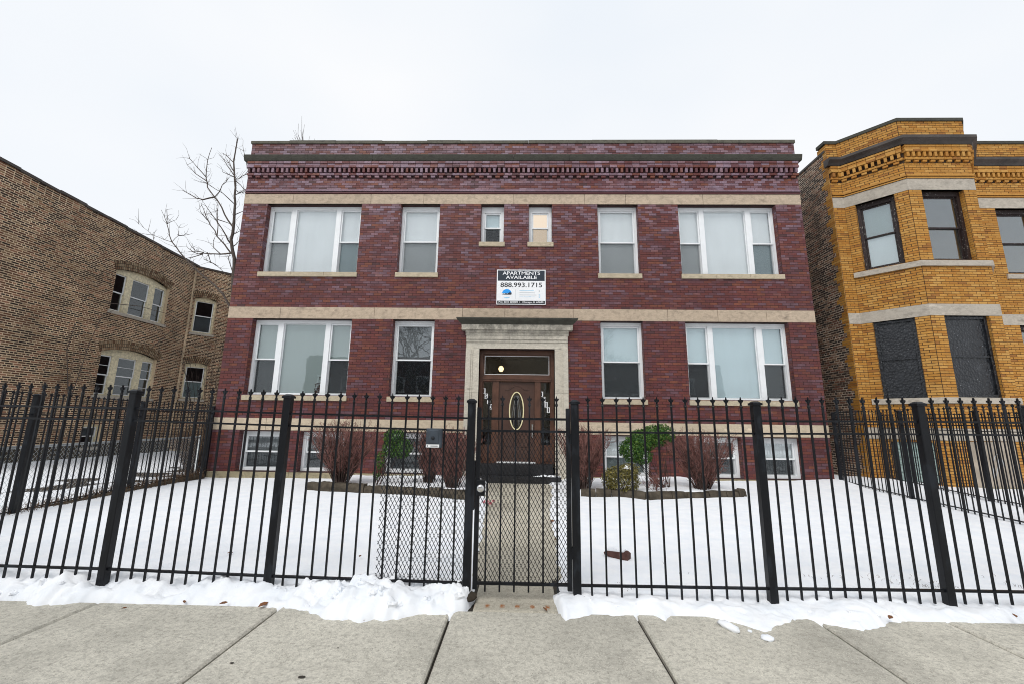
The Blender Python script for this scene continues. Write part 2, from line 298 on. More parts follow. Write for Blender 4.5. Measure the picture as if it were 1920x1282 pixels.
class MB:
    def __init__(s): s.v = []; s.f = []
    def quad(s, a, b, c, d): i = len(s.v); s.v += [a, b, c, d]; s.f.append((i, i + 1, i + 2, i + 3)); return s
    def poly(s, pts): i = len(s.v); s.v += list(pts); s.f.append(tuple(range(i, i + len(pts)))); return s
    def box(s, u0, u1, v0, v1, w0, w1, fr=ID, ch=0.0):
        i = len(s.v)
        s.v += [fr.p(u, v, w) for w in (w0, w1) for v in (v0, v1) for u in (u0, u1)]
        s.f += [(i + a, i + b, i + c, i + d) for a, b, c, d in ((0, 1, 3, 2), (4, 6, 7, 5), (0, 4, 5, 1), (2, 3, 7, 6), (0, 2, 6, 4), (1, 5, 7, 3))]; return s
    def cham(s, u0, u1, v0, v1, w0, w1, c, fr=ID):
        """box whose w1 face is chamfered by c"""
        i = len(s.v)
        s.v += [fr.p(u, v, w0) for v in (v0, v1) for u in (u0, u1)] + [fr.p(u, v, w1 - c if w1 > w0 else w1 + c) for v in (v0, v1) for u in (u0, u1)] + [fr.p(u, v, w1) for v in (v0 + c, v1 - c) for u in (u0 + c, u1 - c)]
        for a in (0, 4):
            s.f += [(i + a, i + a + 1, i + a + 5, i + a + 4), (i + a + 1, i + a + 3, i + a + 7, i + a + 5), (i + a + 3, i + a + 2, i + a + 6, i + a + 7), (i + a + 2, i + a, i + a + 4, i + a + 6)]
        s.f += [(i + 8, i + 9, i + 11, i + 10), (i, i + 2, i + 3, i + 1)]; return s
    def prism(s, pts2, w0, w1, fr=ID):
        n = len(pts2); i = len(s.v)
        s.v += [fr.p(u, v, w0) for u, v in pts2] + [fr.p(u, v, w1) for u, v in pts2]
        s.f += [tuple(range(i, i + n)), tuple(range(i + 2 * n - 1, i + n - 1, -1))] + [(i + k, i + (k + 1) % n, i + n + (k + 1) % n, i + n + k) for k in range(n)]; return s
    def profile(s, prof, u0, u1, fr=ID, r0=0.0, r1=0.0):
        """moulding: closed profile of (v, w) swept along u"""
        n = len(prof); i = len(s.v)
        s.v += [fr.p(u0 - r0 * max(0, w), v, w) for v, w in prof] + [fr.p(u1 + r1 * max(0, w), v, w) for v, w in prof]
        s.f += [tuple(range(i, i + n)), tuple(range(i + 2 * n - 1, i + n - 1, -1))] + [(i + k, i + (k + 1) % n, i + n + (k + 1) % n, i + n + k) for k in range(n)]; return s
    def tube(s, pts, r, sides=4, cap=False):
        pts = [Vector(p) for p in pts]; n = len(pts); i0 = len(s.v)
        rs = r if hasattr(r, '__len__') else [r] * n
        for k in range(n):
            d = (pts[min(k + 1, n - 1)] - pts[max(k - 1, 0)])
            if d.length < 1e-9: d = Vector((0, 0, 1))
            d.normalize(); a = d.cross(Vector((0.31, 0.87, 0.38))); a = a.normalized() if a.length > 1e-4 else Vector((1, 0, 0)); b = d.cross(a)
            for q in range(sides):
                t = 2 * math.pi * q / sides + math.pi / 4; s.v.append(pts[k] + (a * math.cos(t) + b * math.sin(t)) * rs[k])
        for k in range(n - 1):
            for q in range(sides):
                s.f.append((i0 + k * sides + q, i0 + k * sides + (q + 1) % sides, i0 + (k + 1) * sides + (q + 1) % sides, i0 + (k + 1) * sides + q))
        if cap: s.f += [tuple(i0 + q for q in range(sides)), tuple(i0 + (n - 1) * sides + q for q in range(sides))]
        return s
    def lathe(s, prof, c, n=16, axis='z'):
        i0 = len(s.v); c = Vector(c)
        for r, h in prof:
            for q in range(n):
                t = 2 * math.pi * q / n
                s.v.append(c + (Vector((r * math.cos(t), r * math.sin(t), h)) if axis == 'z' else Vector((r * math.cos(t), -h, r * math.sin(t)))))
        for k in range(len(prof) - 1):
            for q in range(n): s.f.append((i0 + k * n + q, i0 + k * n + (q + 1) % n, i0 + (k + 1) * n + (q + 1) % n, i0 + (k + 1) * n + q))
        s.f += [tuple(i0 + q for q in range(n)), tuple(i0 + (len(prof) - 1) * n + q for q in range(n))]; return s
    def mesh(s, name, mat, smooth=False):
        me = bpy.data.meshes.new(name); me.from_pydata([tuple(v) for v in s.v], [], s.f); me.materials.append(MAT[mat] if isinstance(mat, str) else mat)
        if smooth: me.polygons.foreach_set('use_smooth', [True] * len(me.polygons))
        me.update(); return me
    def build(s, name, mat, parent=None, smooth=False): return put(name, s.mesh(name, mat, smooth), parent)
    def struct(s, name, mat, smooth=False): return tag(s.build(name, mat, None, smooth), kind='structure')

# ------------------------------------------------------------ brickwork
def overl(a0, a1, ops, v0, v1):
    """free intervals of [a0, a1] on the course v0..v1 after removing the openings"""
    iv = [(a0, a1)]
    for (o0, o1, p0, p1) in ops:
        if p0 < (v0 + v1) / 2 < p1:
            nx = []
            for x0, x1 in iv:
                if o1 <= x0 or o0 >= x1: nx.append((x0, x1)); continue
                if o0 > x0: nx.append((x0, o0))
                if o1 < x1: nx.append((o1, x1))
            iv = nx
    return iv
def courses(fr, u0, u1, v0, v1, ops=(), ch=.0677, bl=.215, jt=.009, w=.006, rnd=None, out=None, jit=.003, header_every=0):
    """running-bond bricks as (fr, u0, u1, v0, v1, w) tuples; cut at openings"""
    out = [] if out is None else out; rnd = rnd or random.Random(1)
    n = max(1, round((v1 - v0) / ch)); h = (v1 - v0) / n
    for k in range(n):
        a, b = v0 + k * h, v0 + (k + 1) * h
        head = header_every and k % header_every == header_every - 1
        L = bl / 2 if head else bl
        for x0, x1 in overl(u0, u1, ops, a, b):
            s = math.floor((x0 - u0) / L) * L + u0 - (L / 2 if k % 2 else 0)
            while s < x1:
                e0, e1 = max(s, x0), min(s + L, x1)
                if x1 - e1 < .05: e1 = x1
                if e1 - e0 > .012: out.append((fr, e0 + jt / 2, e1 - jt / 2, a + jt / 2, b - jt / 2, w + rnd.uniform(-jit, jit)))
                s += L
                if e1 == x1: break
    return out
def cam_size(fr, b):
    p = fr.p((b[1] + b[2]) / 2, (b[3] + b[4]) / 2) - Vector((0, 0, CZ)); d = p.dot(_F)
    if d < .5: return 0
    x, y = p.dot(_R) / d, p.dot(_U) / d
    if abs(x) > 1.18 or abs(y) > .79: return 0
    dr = p.normalized()
    return abs(dr.dot(fr.n)) / p.length_squared * (b[2] - b[1]) * (b[4] - b[3])
def bricks(parent, items, mat, ones=300, name='brick', hide=None):
    """the `ones` bricks that show largest become objects of their own; the rest is one mesh"""
    def full(b): return b[2] - b[1] > .17
    order = sorted((i for i, b in enumerate(items) if full(b) and not (hide and hide(b))), key=lambda i: -cam_size(items[i][0], items[i]))[:ones]
    single = set(order); cache = {}
    for i in order:
        fr, a, b, c, d, w = items[i]
        key = (round(b - a, 3), round(d - c, 3), id(fr), round(w, 3))
        if key not in cache:
            m = MB(); f0 = Fr((0, 0, 0), fr.u, fr.n); m.box(-(b - a) / 2, (b - a) / 2, -(d - c) / 2, (d - c) / 2, -.02, w, f0); cache[key] = m.mesh(name, mat)
        put(name, cache[key], parent, fr.p((a + b) / 2, (c + d) / 2, 0))
    rest = [b for i, b in enumerate(items) if i not in single]
    if not rest: return
    V = np.zeros((len(rest), 8, 3)); 
    for i, (fr, a, b, c, d, w) in enumerate(rest):
        o = np.array(fr.o); U = np.array(fr.u); N = np.array(fr.n); Z = np.array((0, 0, 1.0))
        V[i] = [o + U * u + Z * v + N * q for q in (-.02, w) for v in (c, d) for u in (a, b)]
    F = np.array([(4, 6, 7, 5), (0, 4, 5, 1), (2, 3, 7, 6), (0, 2, 6, 4), (1, 5, 7, 3)])
    faces = (F[None] + (np.arange(len(rest)) * 8)[:, None, None]).reshape(-1, 4)
    me = bpy.data.meshes.new('brickwork'); me.from_pydata(V.reshape(-1, 3).tolist(), [], faces.tolist()); me.materials.append(MAT[mat]); me.update()
    tag(put('brickwork', me, parent), kind='stuff')
def backing(m, fr, u0, u1, v0, v1, ops=(), depth=.30):
    """mortar plane with real openings and their reveals"""
    us = sorted({u0, u1, *[min(max(x, u0), u1) for o in ops for x in o[:2]]}); vz = sorted({v0, v1, *[min(max(x, v0), v1) for o in ops for x in o[2:]]})
    for a, b in zip(us, us[1:]):
        for c, d in zip(vz, vz[1:]):
            if any(o[0] < (a + b) / 2 < o[1] and o[2] < (c + d) / 2 < o[3] for o in ops): continue
            m.quad(fr.p(a, c), fr.p(b, c), fr.p(b, d), fr.p(a, d))
    for (a, b, c, d) in ops:
        for (p, q) in (((a, c), (b, c)), ((b, c), (b, d)), ((b, d), (a, d)), ((a, d), (a, c))):
            m.quad(fr.p(*p, 0), fr.p(*q, 0), fr.p(*q, -depth), fr.p(*p, -depth))
    return m
def frieze(m, fr, u0, u1, zb, k1=.14):
    """grooved course, two dentil rows and string courses above a stone band that ends at zb"""
    m.box(u0, u1, zb + .012, zb + .045, -.02, .035, fr); m.box(u0, u1, zb + .075, zb + .125, -.02, .045, fr)
    n = round((u1 - u0) / (k1 * 1.66)); s = (u1 - u0) / n
    for i in range(n): m.box(u0 + i * s + .03, u0 + i * s + .03 + s * .52, zb + .50, zb + .556, -.02, .055, fr)
    L = .215; x = u0
    while x < u1:
        for (c, d, w) in ((.572, .630, .07), (.79, .848, .115), (.86, .918, .09), (.928, .985, .105)): m.box(x + .004, min(x + L - .004, u1), zb + c, zb + d, -.02, w, fr)
        x += L
    n = round((u1 - u0) / k1); s = (u1 - u0) / n
    for i in range(n): m.box(u0 + i * s + s * .26, u0 + i * s + s * .74, zb + .645, zb + .778, -.02, .10, fr)
def stones(parent, mat, fr, u0, u1, v0, v1, w, lens, rnd, name='stone_block', jt=.005, lo=-.05):
    x = u0
    while x < u1 - .02:
        L = rnd.uniform(*lens); e = x + L
        if u1 - e < lens[0] * .5: e = u1
        m = MB().cham(x + jt / 2, e - jt / 2, v0, v1, lo, w + rnd.uniform(-.002, .002), .006, fr); m.build(name, mat, parent); x = e

# ============================================================ GROUND
rng = random.Random(7)
def lerp_pts(x, pts):
    if x <= pts[0][0]: return pts[0][1]
    for (a, b), (c, d) in zip(pts, pts[1:]):
        if x <= c: t = (x - a) / (c - a); return b + (d - b) * t
    return pts[-1][1]
def sstep(a, b, x):
    t = min(1, max(0, (x - a) / (b - a))); return t * t * (3 - 2 * t)
def nz(x, y, s, k=0): return noise.noise(Vector((x * s, y * s, k * 7.3)))

MB().quad(*[Vector(p) for p in ((-400, -400, -.22), (400, -400, -.22), (400, 400, -.22), (-400, 400, -.22))]).struct('ground', 'snow')
MB().box(-60, 60, -.19, -.17, -14.0, -5.0).struct('road', 'asphalt')
MB().box(-60, 60, -.3, -.03, -5.0, -4.75).struct('kerb', 'concrete')
MB().box(-60, 60, -.3, -.05, -4.75, -1.2).struct('parkway', 'snow')
# sidewalk: slabs over a dark joint bed
sw = MB().box(-30, 30, -.2, -.035, -1.2, 3.64).struct('sidewalk', 'joint')
xj = [-10.2, -8.8, -7.45, -6.1, -4.72, -3.30, -1.85, -.52, .89, 2.22, 3.21, 4.6, 6.0, 7.4, 8.8, 10.2]
for i in range(len(xj) - 1):
    for (y0, y1) in ((1.15, 3.60), (-1.2, 1.14)):
        a, b, g = xj[i] + .010, xj[i + 1] - .010, .012
        top = Fr((0, 0, 0), (1, 0, 0), (0, 0, 1)); top.z = Vector((0, 1, 0))
        MB().cham(a, b, y0, y1, -.12, rng.uniform(-.004, .002), g, top).build('pavement_slab', 'concrete', sw)
# path from the gate to the steps
pth = MB().box(-.62, .56, -.2, -.03, 3.60, 10.72).struct('path', 'joint')
top = Fr((0, 0, 0), (1, 0, 0), (0, 0, 1)); top.z = Vector((0, 1, 0))
for (a, b, y0, y1) in ((-.36, .30, 3.612, 4.35), (-.80, .74, 4.36, 6.2), (-.80, .74, 6.21, 8.3), (-.80, .74, 8.31, 10.70)):
    MB().cham(a, b, y0, y1, -.10, -.003, .01, top).build('path_slab', 'concrete_path', pth)

# snow on the front yard
def bed(x, y):
    f1 = sstep(-4.55, -4.2, x) * (1 - sstep(-1.0, -.8, x)) * sstep(0, .12, y - lerp_pts(x, [(-4.4, 9.08), (-2.9, 8.78), (-1.8, 8.55), (-.8, 8.26)]))
    f2 = sstep(1.0, 1.25, x) * (1 - sstep(4.2, 4.6, x)) * sstep(0, .12, y - lerp_pts(x, [(1.2, 8.88), (2.1, 8.74), (2.4, 8.47), (3.6, 8.66), (4.4, 8.85)]))
    return max(f1, f2)
def yard_z(x, y, front=True):
    t = (y - 3.6) / 7.6
    zl, zr = .075 + (-.07 - .075) * t, .02 + (.085 - .02) * t
    s = (x + 8) / 16; z = (zl * (1 - s) + zr * s) * sstep(.9, 3.5, abs(x)) + .03
    z += .018 * nz(x, y, .7) + .010 * nz(x, y, 2.3, 1) + .005 * nz(x, y, 6, 2) + .003 * nz(x, y, 15, 5)
    z += .075 * bed(x, y) + .03 * bed(x, y) * nz(x, y, 3.1, 3)
    z += .06 * sstep(6.5, 8.0, x) * sstep(9.5, 11.2, y)
    hw_l = lerp_pts(y, [(3.6, .36), (4.64, .42), (7.3, .53), (10.4, .77)]) + .05 * nz(1, y, 2.2) + .03 * nz(2, y, 7)
    hw_r = lerp_pts(y, [(3.6, .32), (4.64, .37), (7.3, .46), (10.4, .70)]) + .06 * nz(3, y, 2.4) + .035 * nz(4, y, 7)
    d = (-x - hw_l) if x < 0.0 else (x - hw_r)
    z = -.06 + (z + .06) * sstep(-.05, .09, d)
    return z - (.09 * (1 - sstep(3.86, 4.10, y)) if front else 0)
def sheet(xs, ys, fz, name, mat, parent=None, smooth=True):
    m = MB(); nx, ny = len(xs), len(ys)
    m.v = [Vector((x, y, fz(x, y))) for y in ys for x in xs]
    m.f = [(j * nx + i, j * nx + i + 1, (j + 1) * nx + i + 1, (j + 1) * nx + i) for j in range(ny - 1) for i in range(nx - 1)]
    return m.build(name, mat, parent, smooth)
def arange(a, b, s): n = max(1, round((b - a) / s)); return [a + (b - a) * i / n for i in range(n + 1)]
xs = arange(-9.2, -1.2, .08) + arange(-1.16, 1.16, .03) + arange(1.2, 9.2, .08)
tag(sheet(xs, arange(3.70, 11.26, .06), yard_z, 'snowy_yard', 'snow'), kind='structure')
# neighbours' yards
tag(sheet(arange(-34, -7.9, .3), arange(2.5, 30, .35), lambda x, y: -.03 + .03 * nz(x, y, .6) + .015 * nz(x, y, 2) + .10 * sstep(-14.9, -15.3, x) - .05 * sstep(-8.6, -8.0, x), 'side_lot', 'snow'), kind='structure')
tag(sheet(arange(7.7, 26, .2), arange(3.7, 12.3, .2), lambda x, y: .035 + .04 * nz(x, y, .8) + .02 * nz(x, y, 2.5) + .07 * sstep(11.2, 12, y) - .12 * sstep(8.1, 7.7, x), 'neighbour_yard', 'snow'), kind='structure')
tag(sheet(arange(7.5, 10, .15), arange(11.0, 30, .5), lambda x, y: .06 + .03 * nz(x, y, .9), 'gangway', 'snow'), kind='structure')

tag(sheet(arange(-14, -7.9, .25), arange(3, 14, .25), lambda x, y: -.035 + .05 * nz(x, y, 1.6, 9) - .14 * sstep(-10.2, -12.5, x), 'bare_soil', 'soil'), kind='structure')
# ploughed snow banks along the fence
def bank(x0, x1, edge, hfun, name, lump, seed):
    def fz(x, y):
        e = lerp_pts(x, edge) + .045 * nz(x, 0, 5.5, seed) + .035 * nz(x, 0, 12, seed + 1) + .018 * nz(x, 0, 27, seed + 3)
        e -= lump * .055 * max(0, math.sin(x * 9.7 + 2.2 * nz(x, 0, 1.7, seed))) * (.5 + nz(x, 0, 2.1, seed + 8))
        d = y - e; h = hfun(x)
        z = -.05 + (h + .05) * (1 - math.exp(-max(0, d + .02) * 11)) if d > -.02 else -.05
        amp = sstep(0, .15, d)
        vd, vp = noise.voronoi(Vector((x * 6.5 + .4 * nz(x, y, 3, 2), y * 8 + .4 * nz(x, y, 3, 4), seed))); cr = (noise.cell(vp[0] * 3.7 + Vector((seed, 0, 0)))) * sstep(.0, .18, vd[1] - vd[0])
        vd2, vp2 = noise.voronoi(Vector((x * 17, y * 19, seed + 5))); cr2 = noise.cell(vp2[0] * 5.1) * sstep(0, .22, vd2[1] - vd2[0])
        z += amp * lump * (.038 * cr + .013 * cr2)
        z += amp * lump * (.060 * nz(x, y, 2.3, seed) + .045 * nz(x, y, 4.1, seed + 2) + .030 * nz(x, y, 8.3, seed + 6) + .014 * nz(x, y, 17, seed + 3) + .007 * nz(x, y, 34, seed + 4))
        back = sstep(3.80, 4.10, y)
        return z * (1 - back) + (yard_z(x, y, False) + .003) * back
    o = sheet(arange(x0, x1, .018), arange(3.18, 4.15, .018), fz, name, 'snow')
    r = random.Random(seed); vv, ff = [], []          # shovelled clods half sunk in the bank
    for i in range(int(46 * lump)):
        cx_ = r.choice((r.uniform(x0 + .3, x1 - .08), r.gauss(-1.1, .38))) if lump > .9 else r.uniform(x0 + .2, min(x1, 4.8)); cx_ = min(max(cx_, x0 + .05), x1 - .10)
        e_ = lerp_pts(cx_, edge); cy_ = e_ + r.uniform(.02, .40 if lump > .9 else .2); R1 = r.uniform(.012, .038) * (1 if lump > .9 else .55); c_ = Vector((cx_, cy_, max(.0, fz(cx_, cy_)) - R1 * .25)); k0 = len(vv); ax = r.uniform(.8, 1.5)
        for a_ in range(6):
            for b_ in range(10):
                t, p_ = math.pi * a_ / 5, 2 * math.pi * b_ / 10; d_ = Vector((math.sin(t) * math.cos(p_) * ax, math.sin(t) * math.sin(p_), math.cos(t) * .8)); vv.append(c_ + d_ * R1 * (1 + .9 * noise.noise(d_ * 1.3 + c_ * 9) + .3 * noise.noise(d_ * 3.1 + c_ * 5)))
        ff += [(k0 + a_ * 10 + b_, k0 + a_ * 10 + (b_ + 1) % 10, k0 + (a_ + 1) * 10 + (b_ + 1) % 10, k0 + (a_ + 1) * 10 + b_) for a_ in range(5) for b_ in range(10)]
    m = MB(); m.v = vv; m.f = ff; tag(m.build('snow_clods', 'snow', o, False), kind='stuff')
    return tag(o, kind='structure')
bank(-5.6, -.36, [(-5.6, 3.72), (-4.33, 3.72), (-3.52, 3.52), (-3.27, 3.63), (-2.42, 3.60), (-1.88, 3.58), (-1.5, 3.44), (-1.3, 3.37), (-.99, 3.40), (-.85, 3.46), (-.5, 3.53), (-.42, 3.62), (-.36, 3.86)],
     lambda x: .085 + .03 * sstep(-2.6, -3.4, x) + .06 * math.exp(-((x + 1.15) / .42) ** 2) - .03 * sstep(-.75, -.45, x) , 'snow_bank', 1.0, 11)
bank(.27, 6.0, [(.27, 3.85), (.31, 3.58), (.335, 3.45), (.6, 3.55), (.92, 3.61), (1.08, 3.44), (1.2, 3.60), (1.32, 3.62), (1.55, 3.46), (1.74, 3.28), (1.95, 3.50), (2.16, 3.54), (2.44, 3.37), (2.75, 3.52), (3.14, 3.60), (3.5, 3.50), (3.9, 3.70), (6, 3.68)],
     lambda x: .05 + .012 * math.sin(x * 3), 'snow_bank', .35, 29)

# ============================================================ MAIN APARTMENT BUILDING
YF = 11.2; XL, XR = -8.063, 7.809
FA = Fr((0, YF, 0), (1, 0, 0), (0, -1, 0))
apt = thing('apartment_building', (-.127, YF + 5, 0), 'two-storey dark maroon brick apartment building with buff stone bands and central entrance', 'building')
Z2a, Z2b = 7.527, 7.836; Z1a, Z1b = 4.135, 4.456; Z0a, Z0b = 1.160, 1.468; ZB = .115
W2 = [(-7.36, -4.62), (-3.49, -2.36), (-1.19, -.53), (.17, .83), (2.11, 3.245), (4.37, 7.09)]
ops2 = [(a, b, 5.46, Z2a) if b - a > .9 else (a, b, 6.37, Z2a) for a, b in W2]
ops1 = [(a, b, 2.06, Z1a) for a, b in W2 if b - a > .9]
DOOR = (-1.478, 1.228, .0, Z1a + .0)
opsb = [(-7.33, -6.0, .135, 1.13), (-5.72, -4.55, .135, 1.13), (-3.52, -2.36, .135, 1.13), (2.11, 3.28, .135, 1.13), (4.40, 5.58, .135, 1.13), (6.12, 7.09, .135, 1.13)]
door_hole = (-1.126, .880, .0, 3.362)
allops = ops2 + ops1 + opsb + [door_hole]
m = MB(); backing(m, FA, XL, XR, -.1, 9.46, allops, .34)
for x in (XL, XR): m.quad(Vector((x, YF, -.1)), Vector((x, YF + 12, -.1)), Vector((x, YF + 12, 9.3)), Vector((x, YF, 9.46)))
m.quad(Vector((XL, YF + 12, -.1)), Vector((XR, YF + 12, -.1)), Vector((XR, YF + 12, 9.3)), Vector((XL, YF + 12, 9.3)))
m.box(XL + .01, XR - .01, 9.0, 9.45, YF + .30, YF + .32)
wall = m.build('wall', 'mortar_maroon', apt)
MB().box(XL + .02, XR - .02, 8.95, 9.05, YF + .02, YF + 11.98).build('roof', 'roof', apt)
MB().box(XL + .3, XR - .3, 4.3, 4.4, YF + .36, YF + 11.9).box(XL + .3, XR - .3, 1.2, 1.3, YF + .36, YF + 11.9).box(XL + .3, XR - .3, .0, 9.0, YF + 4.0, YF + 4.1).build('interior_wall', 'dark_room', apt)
B = []
rb = random.Random(5)
for (a, b, o) in ((ZB, Z0a, opsb + [DOOR]), (Z0b, Z1a, ops1 + [DOOR]), (Z1b, Z2a, ops2), (Z2b + .13, Z2b + .49, ()), (9.012, 9.452, ())):
    courses(FA, XL, XR, a, b, o, rnd=rb, out=B)
for (a, b, c, d) in ops2 + ops1 + opsb:          # brick returns in the reveals
    courses(Fr((a, YF, 0), (0, 1, 0), (1, 0, 0)), 0.0, .20, c, d, (), bl=.2, rnd=rb, out=B, w=.004)
    courses(Fr((b, YF, 0), (0, 1, 0), (-1, 0, 0)), 0.0, .20, c, d, (), bl=.2, rnd=rb, out=B, w=.004)
bricks(wall, B, 'brick_maroon')
m = MB(); frieze(m, FA, XL, XR, Z2b); tag(m.build('dentil_course', 'brick_maroon', apt), kind='stuff')
rs = random.Random(21)
for (a, b, mat, lens) in ((Z2a, Z2b, 'limestone', (1.15, 2.9)), (Z1a, Z1b, 'limestone', (1.1, 2.6)), (Z0a, Z0b, 'limestone_pale', (1.0, 2.2))):
    segs = [(XL - .006, XR + .006)] if a > 2 else [(XL - .006, DOOR[0]), (DOOR[1], XR + .006)]
    bm = MB()
    for s0, s1 in segs: bm.box(s0 + .009, s1 - .009, a + .004, b - .004, -.02, .008, FA)
    bd = bm.build('stone_band', 'joint', apt)
    for s0, s1 in segs: stones(bd, mat, FA, s0, s1, a, b, .014, lens, rs)
bs = MB().box(XL, DOOR[0], -.1, ZB - .01, -.02, .02, FA).box(DOOR[1], XR, -.1, ZB - .01, -.02, .02, FA).build('base_course', 'joint', apt)
for s0, s1 in ((XL - .03, DOOR[0]), (DOOR[1], XR + .03)): stones(bs, 'base_stone', FA, s0, s1, -.09, ZB, .05, (1.2, 2.4), rs)
# cornice stones and coping
cn = MB().box(XL + .01, XR - .01, 8.83, 9.0, -.3, .02, FA).build('cornice', 'joint', apt)
x = XL - .11
while x < XR + .1:
    e = min(x + rs.uniform(1.4, 2.4), XR + .11); e = XR + .11 if XR - e < .7 else e
    MB().profile([(8.845, -.1), (8.845, .10), (8.90, .125), (8.985, .15), (9.012, .15), (9.03, -.1)], x + .003, e - .003, FA).build('cornice_stone', 'cornice', cn); x = e
cp = MB().box(XL + .01, XR - .01, 9.44, 9.46, -.25, -.02, FA).build('coping', 'joint', apt); x = XL - .03
while x < XR + .02:
    e = min(x + rs.uniform(.9, 2.3), XR + .03); e = XR + .03 if XR - e < .6 else e; dz = rs.uniform(-.012, .012)
    MB().profile([(9.455, -.34), (9.455, .035), (9.545 + dz, .035), (9.575 + dz, -.1), (9.56 + dz, -.34)], x + .003, e - .003, FA).build('coping_stone', 'coping', cp); x = e

def blind(parent, fr, u0, u1, v0, v1, w, mat, pitch=.028):
    m = MB(); n = int((v1 - v0) / pitch)
    for i in range(n):
        z = v1 - i * pitch; m.quad(fr.p(u0, z, w), fr.p(u1, z, w), fr.p(u1, z - pitch * 1.04, w - .012), fr.p(u0, z - pitch * 1.04, w - .012))
    return m.build('blind', mat, parent)
def sash(parent, fr, u0, u1, v0, v1, w, mat='vinyl', bd=.038, glass='glass', dep=.03):
    m = MB(); m.box(u0, u0 + bd, v0, v1, w - dep, w, fr); m.box(u1 - bd, u1, v0, v1, w - dep, w, fr); m.box(u0 + bd, u1 - bd, v0, v0 + bd, w - dep, w - .002, fr); m.box(u0 + bd, u1 - bd, v1 - bd, v1, w - dep, w - .002, fr)
    m.build('sash', mat, parent)
    MB().box(u0 + bd, u1 - bd, v0 + bd, v1 - bd, w - dep * .6 - .004, w - dep * .6, fr).build('pane', glass, parent)
def hung(parent, fr, u0, u1, v0, v1, w, mat='vinyl', glass='glass', split=.5, scr=True, up=None, low=None, bd=.038):
    """double-hung pair of sashes with an insect screen over the lower one"""
    mid = v0 + (v1 - v0) * split
    sash(parent, fr, u0, u1, mid - .02, v1, w - .035, mat, bd, glass); sash(parent, fr, u0, u1, v0, mid + .02, w - .07, mat, bd, glass)
    if scr: MB().box(u0 + bd * .6, u1 - bd * .6, v0 + .01, mid - .005, w - .045, w - .043, fr).build('insect_screen', 'screen', parent)
    if up: blind(parent, fr, u0 + .01, u1 - .01, mid - .03, v1 - .02, w - .115, up)
    if low: blind(parent, fr, u0 + .01, u1 - .01, v0 + .02, mid - .03, w - .115, low)
def frame_of(m, fr, u0, u1, v0, v1, w0, w1, bd, top=None):
    top = top or bd
    m.box(u0, u0 + bd, v0, v1, w0, w1, fr); m.box(u1 - bd, u1, v0, v1, w0, w1, fr); m.box(u0 + bd, u1 - bd, v1 - top, v1, w0, w1 - .003, fr); m.box(u0 + bd, u1 - bd, v0, v0 + bd, w0, w1 - .003, fr); return m
def sill_stones(parent, fr, u0, u1, v1, n, mat='sill', h=.13, w=.05):
    L = (u1 - u0) / n
    for i in range(n): MB().cham(u0 + i * L + .002, u0 + (i + 1) * L - .002, v1 - h, v1, -.24, w, .008, fr).build('sill', mat, parent)
def triple(parent, fr, a, b, v0, v1, up, cen, low, rec=-.16):
    m = MB(); frame_of(m, fr, a, b, v0, v1, rec - .12, rec, .055, .085); W = b - a
    ms = [(a + W * .235, a + W * .285), (a + W * .715, a + W * .765)]
    for x0, x1 in ms: m.box(x0, x1, v0 + .055, v1 - .085, rec - .115, rec - .006, fr)
    win = m.build('window', 'vinyl', parent); i0, i1 = v0 + .058, v1 - .088
    hung(win, fr, a + .058, ms[0][0] - .003, i0, i1, rec, up=up[0], low=low[0], split=.485); hung(win, fr, ms[1][1] + .003, b - .058, i0, i1, rec, up=up[1], low=low[1], split=.485)
    sash(win, fr, ms[0][1] + .003, ms[1][0] - .003, i0, i1, rec - .05, bd=.022)
    blind(win, fr, ms[0][1], ms[1][0], i0 + .02, i1 - .01, rec - .105, cen)
    sill_stones(win, fr, a - .03, b + .04, v0, 3); return win
def single(parent, fr, a, b, v0, v1, up, low, rec=-.16, head=.10, scr=True, sill=True, bd=.065):
    win = frame_of(MB(), fr, a, b, v0, v1, rec - .12, rec, bd, head).build('window', 'vinyl', parent)
    hung(win, fr, a + bd + .003, b - bd - .003, v0 + bd * .7, v1 - head - .003, rec, up=up, low=low, split=.5, scr=scr)
    if sill: sill_stones(win, fr, a - .04, b + .04, v0, 1)
    return win
BW, BG, BB, BD = 'blind_white', 'blind_grey', 'blind_blue', 'blind_dark'
e = .006
triple(apt, FA, W2[0][0] + e, W2[0][1] - e, 5.46, Z2a - .01, (BW, BW), BW, (BW, BB))
single(apt, FA, W2[1][0] + e, W2[1][1] - e, 5.46, Z2a - .01, BW, BW)
single(apt, FA, W2[2][0] + e, W2[2][1] - e, 6.37, Z2a - .01, BB, None, head=.17, bd=.09)
wsm = single(apt, FA, W2[3][0] + e, W2[3][1] - e, 6.37, Z2a - .01, None, None, head=.17, bd=.09)
MB().box(W2[3][0] - .1, W2[3][1] + .1, 6.2, Z2a + .3, -.62, -.60, FA).build('glowing_room_wall', m_emit('glowing_plaster', (.88, .70, .52), .95), wsm)  # wall emits peach light itself, standing in for the room's lamplight
single(apt, FA, W2[4][0] + e, W2[4][1] - e, 5.46, Z2a - .01, BW, BW)
triple(apt, FA, W2[5][0] + e, W2[5][1] - e, 5.46, Z2a - .01, (BW, BW), BW, (BW, BB))
triple(apt, FA, W2[0][0] + e, W2[0][1] - e, 2.06, Z1a - .01, (BG, BG), BG, (BD, BD))
single(apt, FA, W2[1][0] + e, W2[1][1] - e, 2.06, Z1a - .01, BD, None)
single(apt, FA, W2[4][0] + e, W2[4][1] - e, 2.06, Z1a - .01, BB, BD)
triple(apt, FA, W2[5][0] + e, W2[5][1] - e, 2.06, Z1a - .01, (BB, BB), BB, (BD, BD))
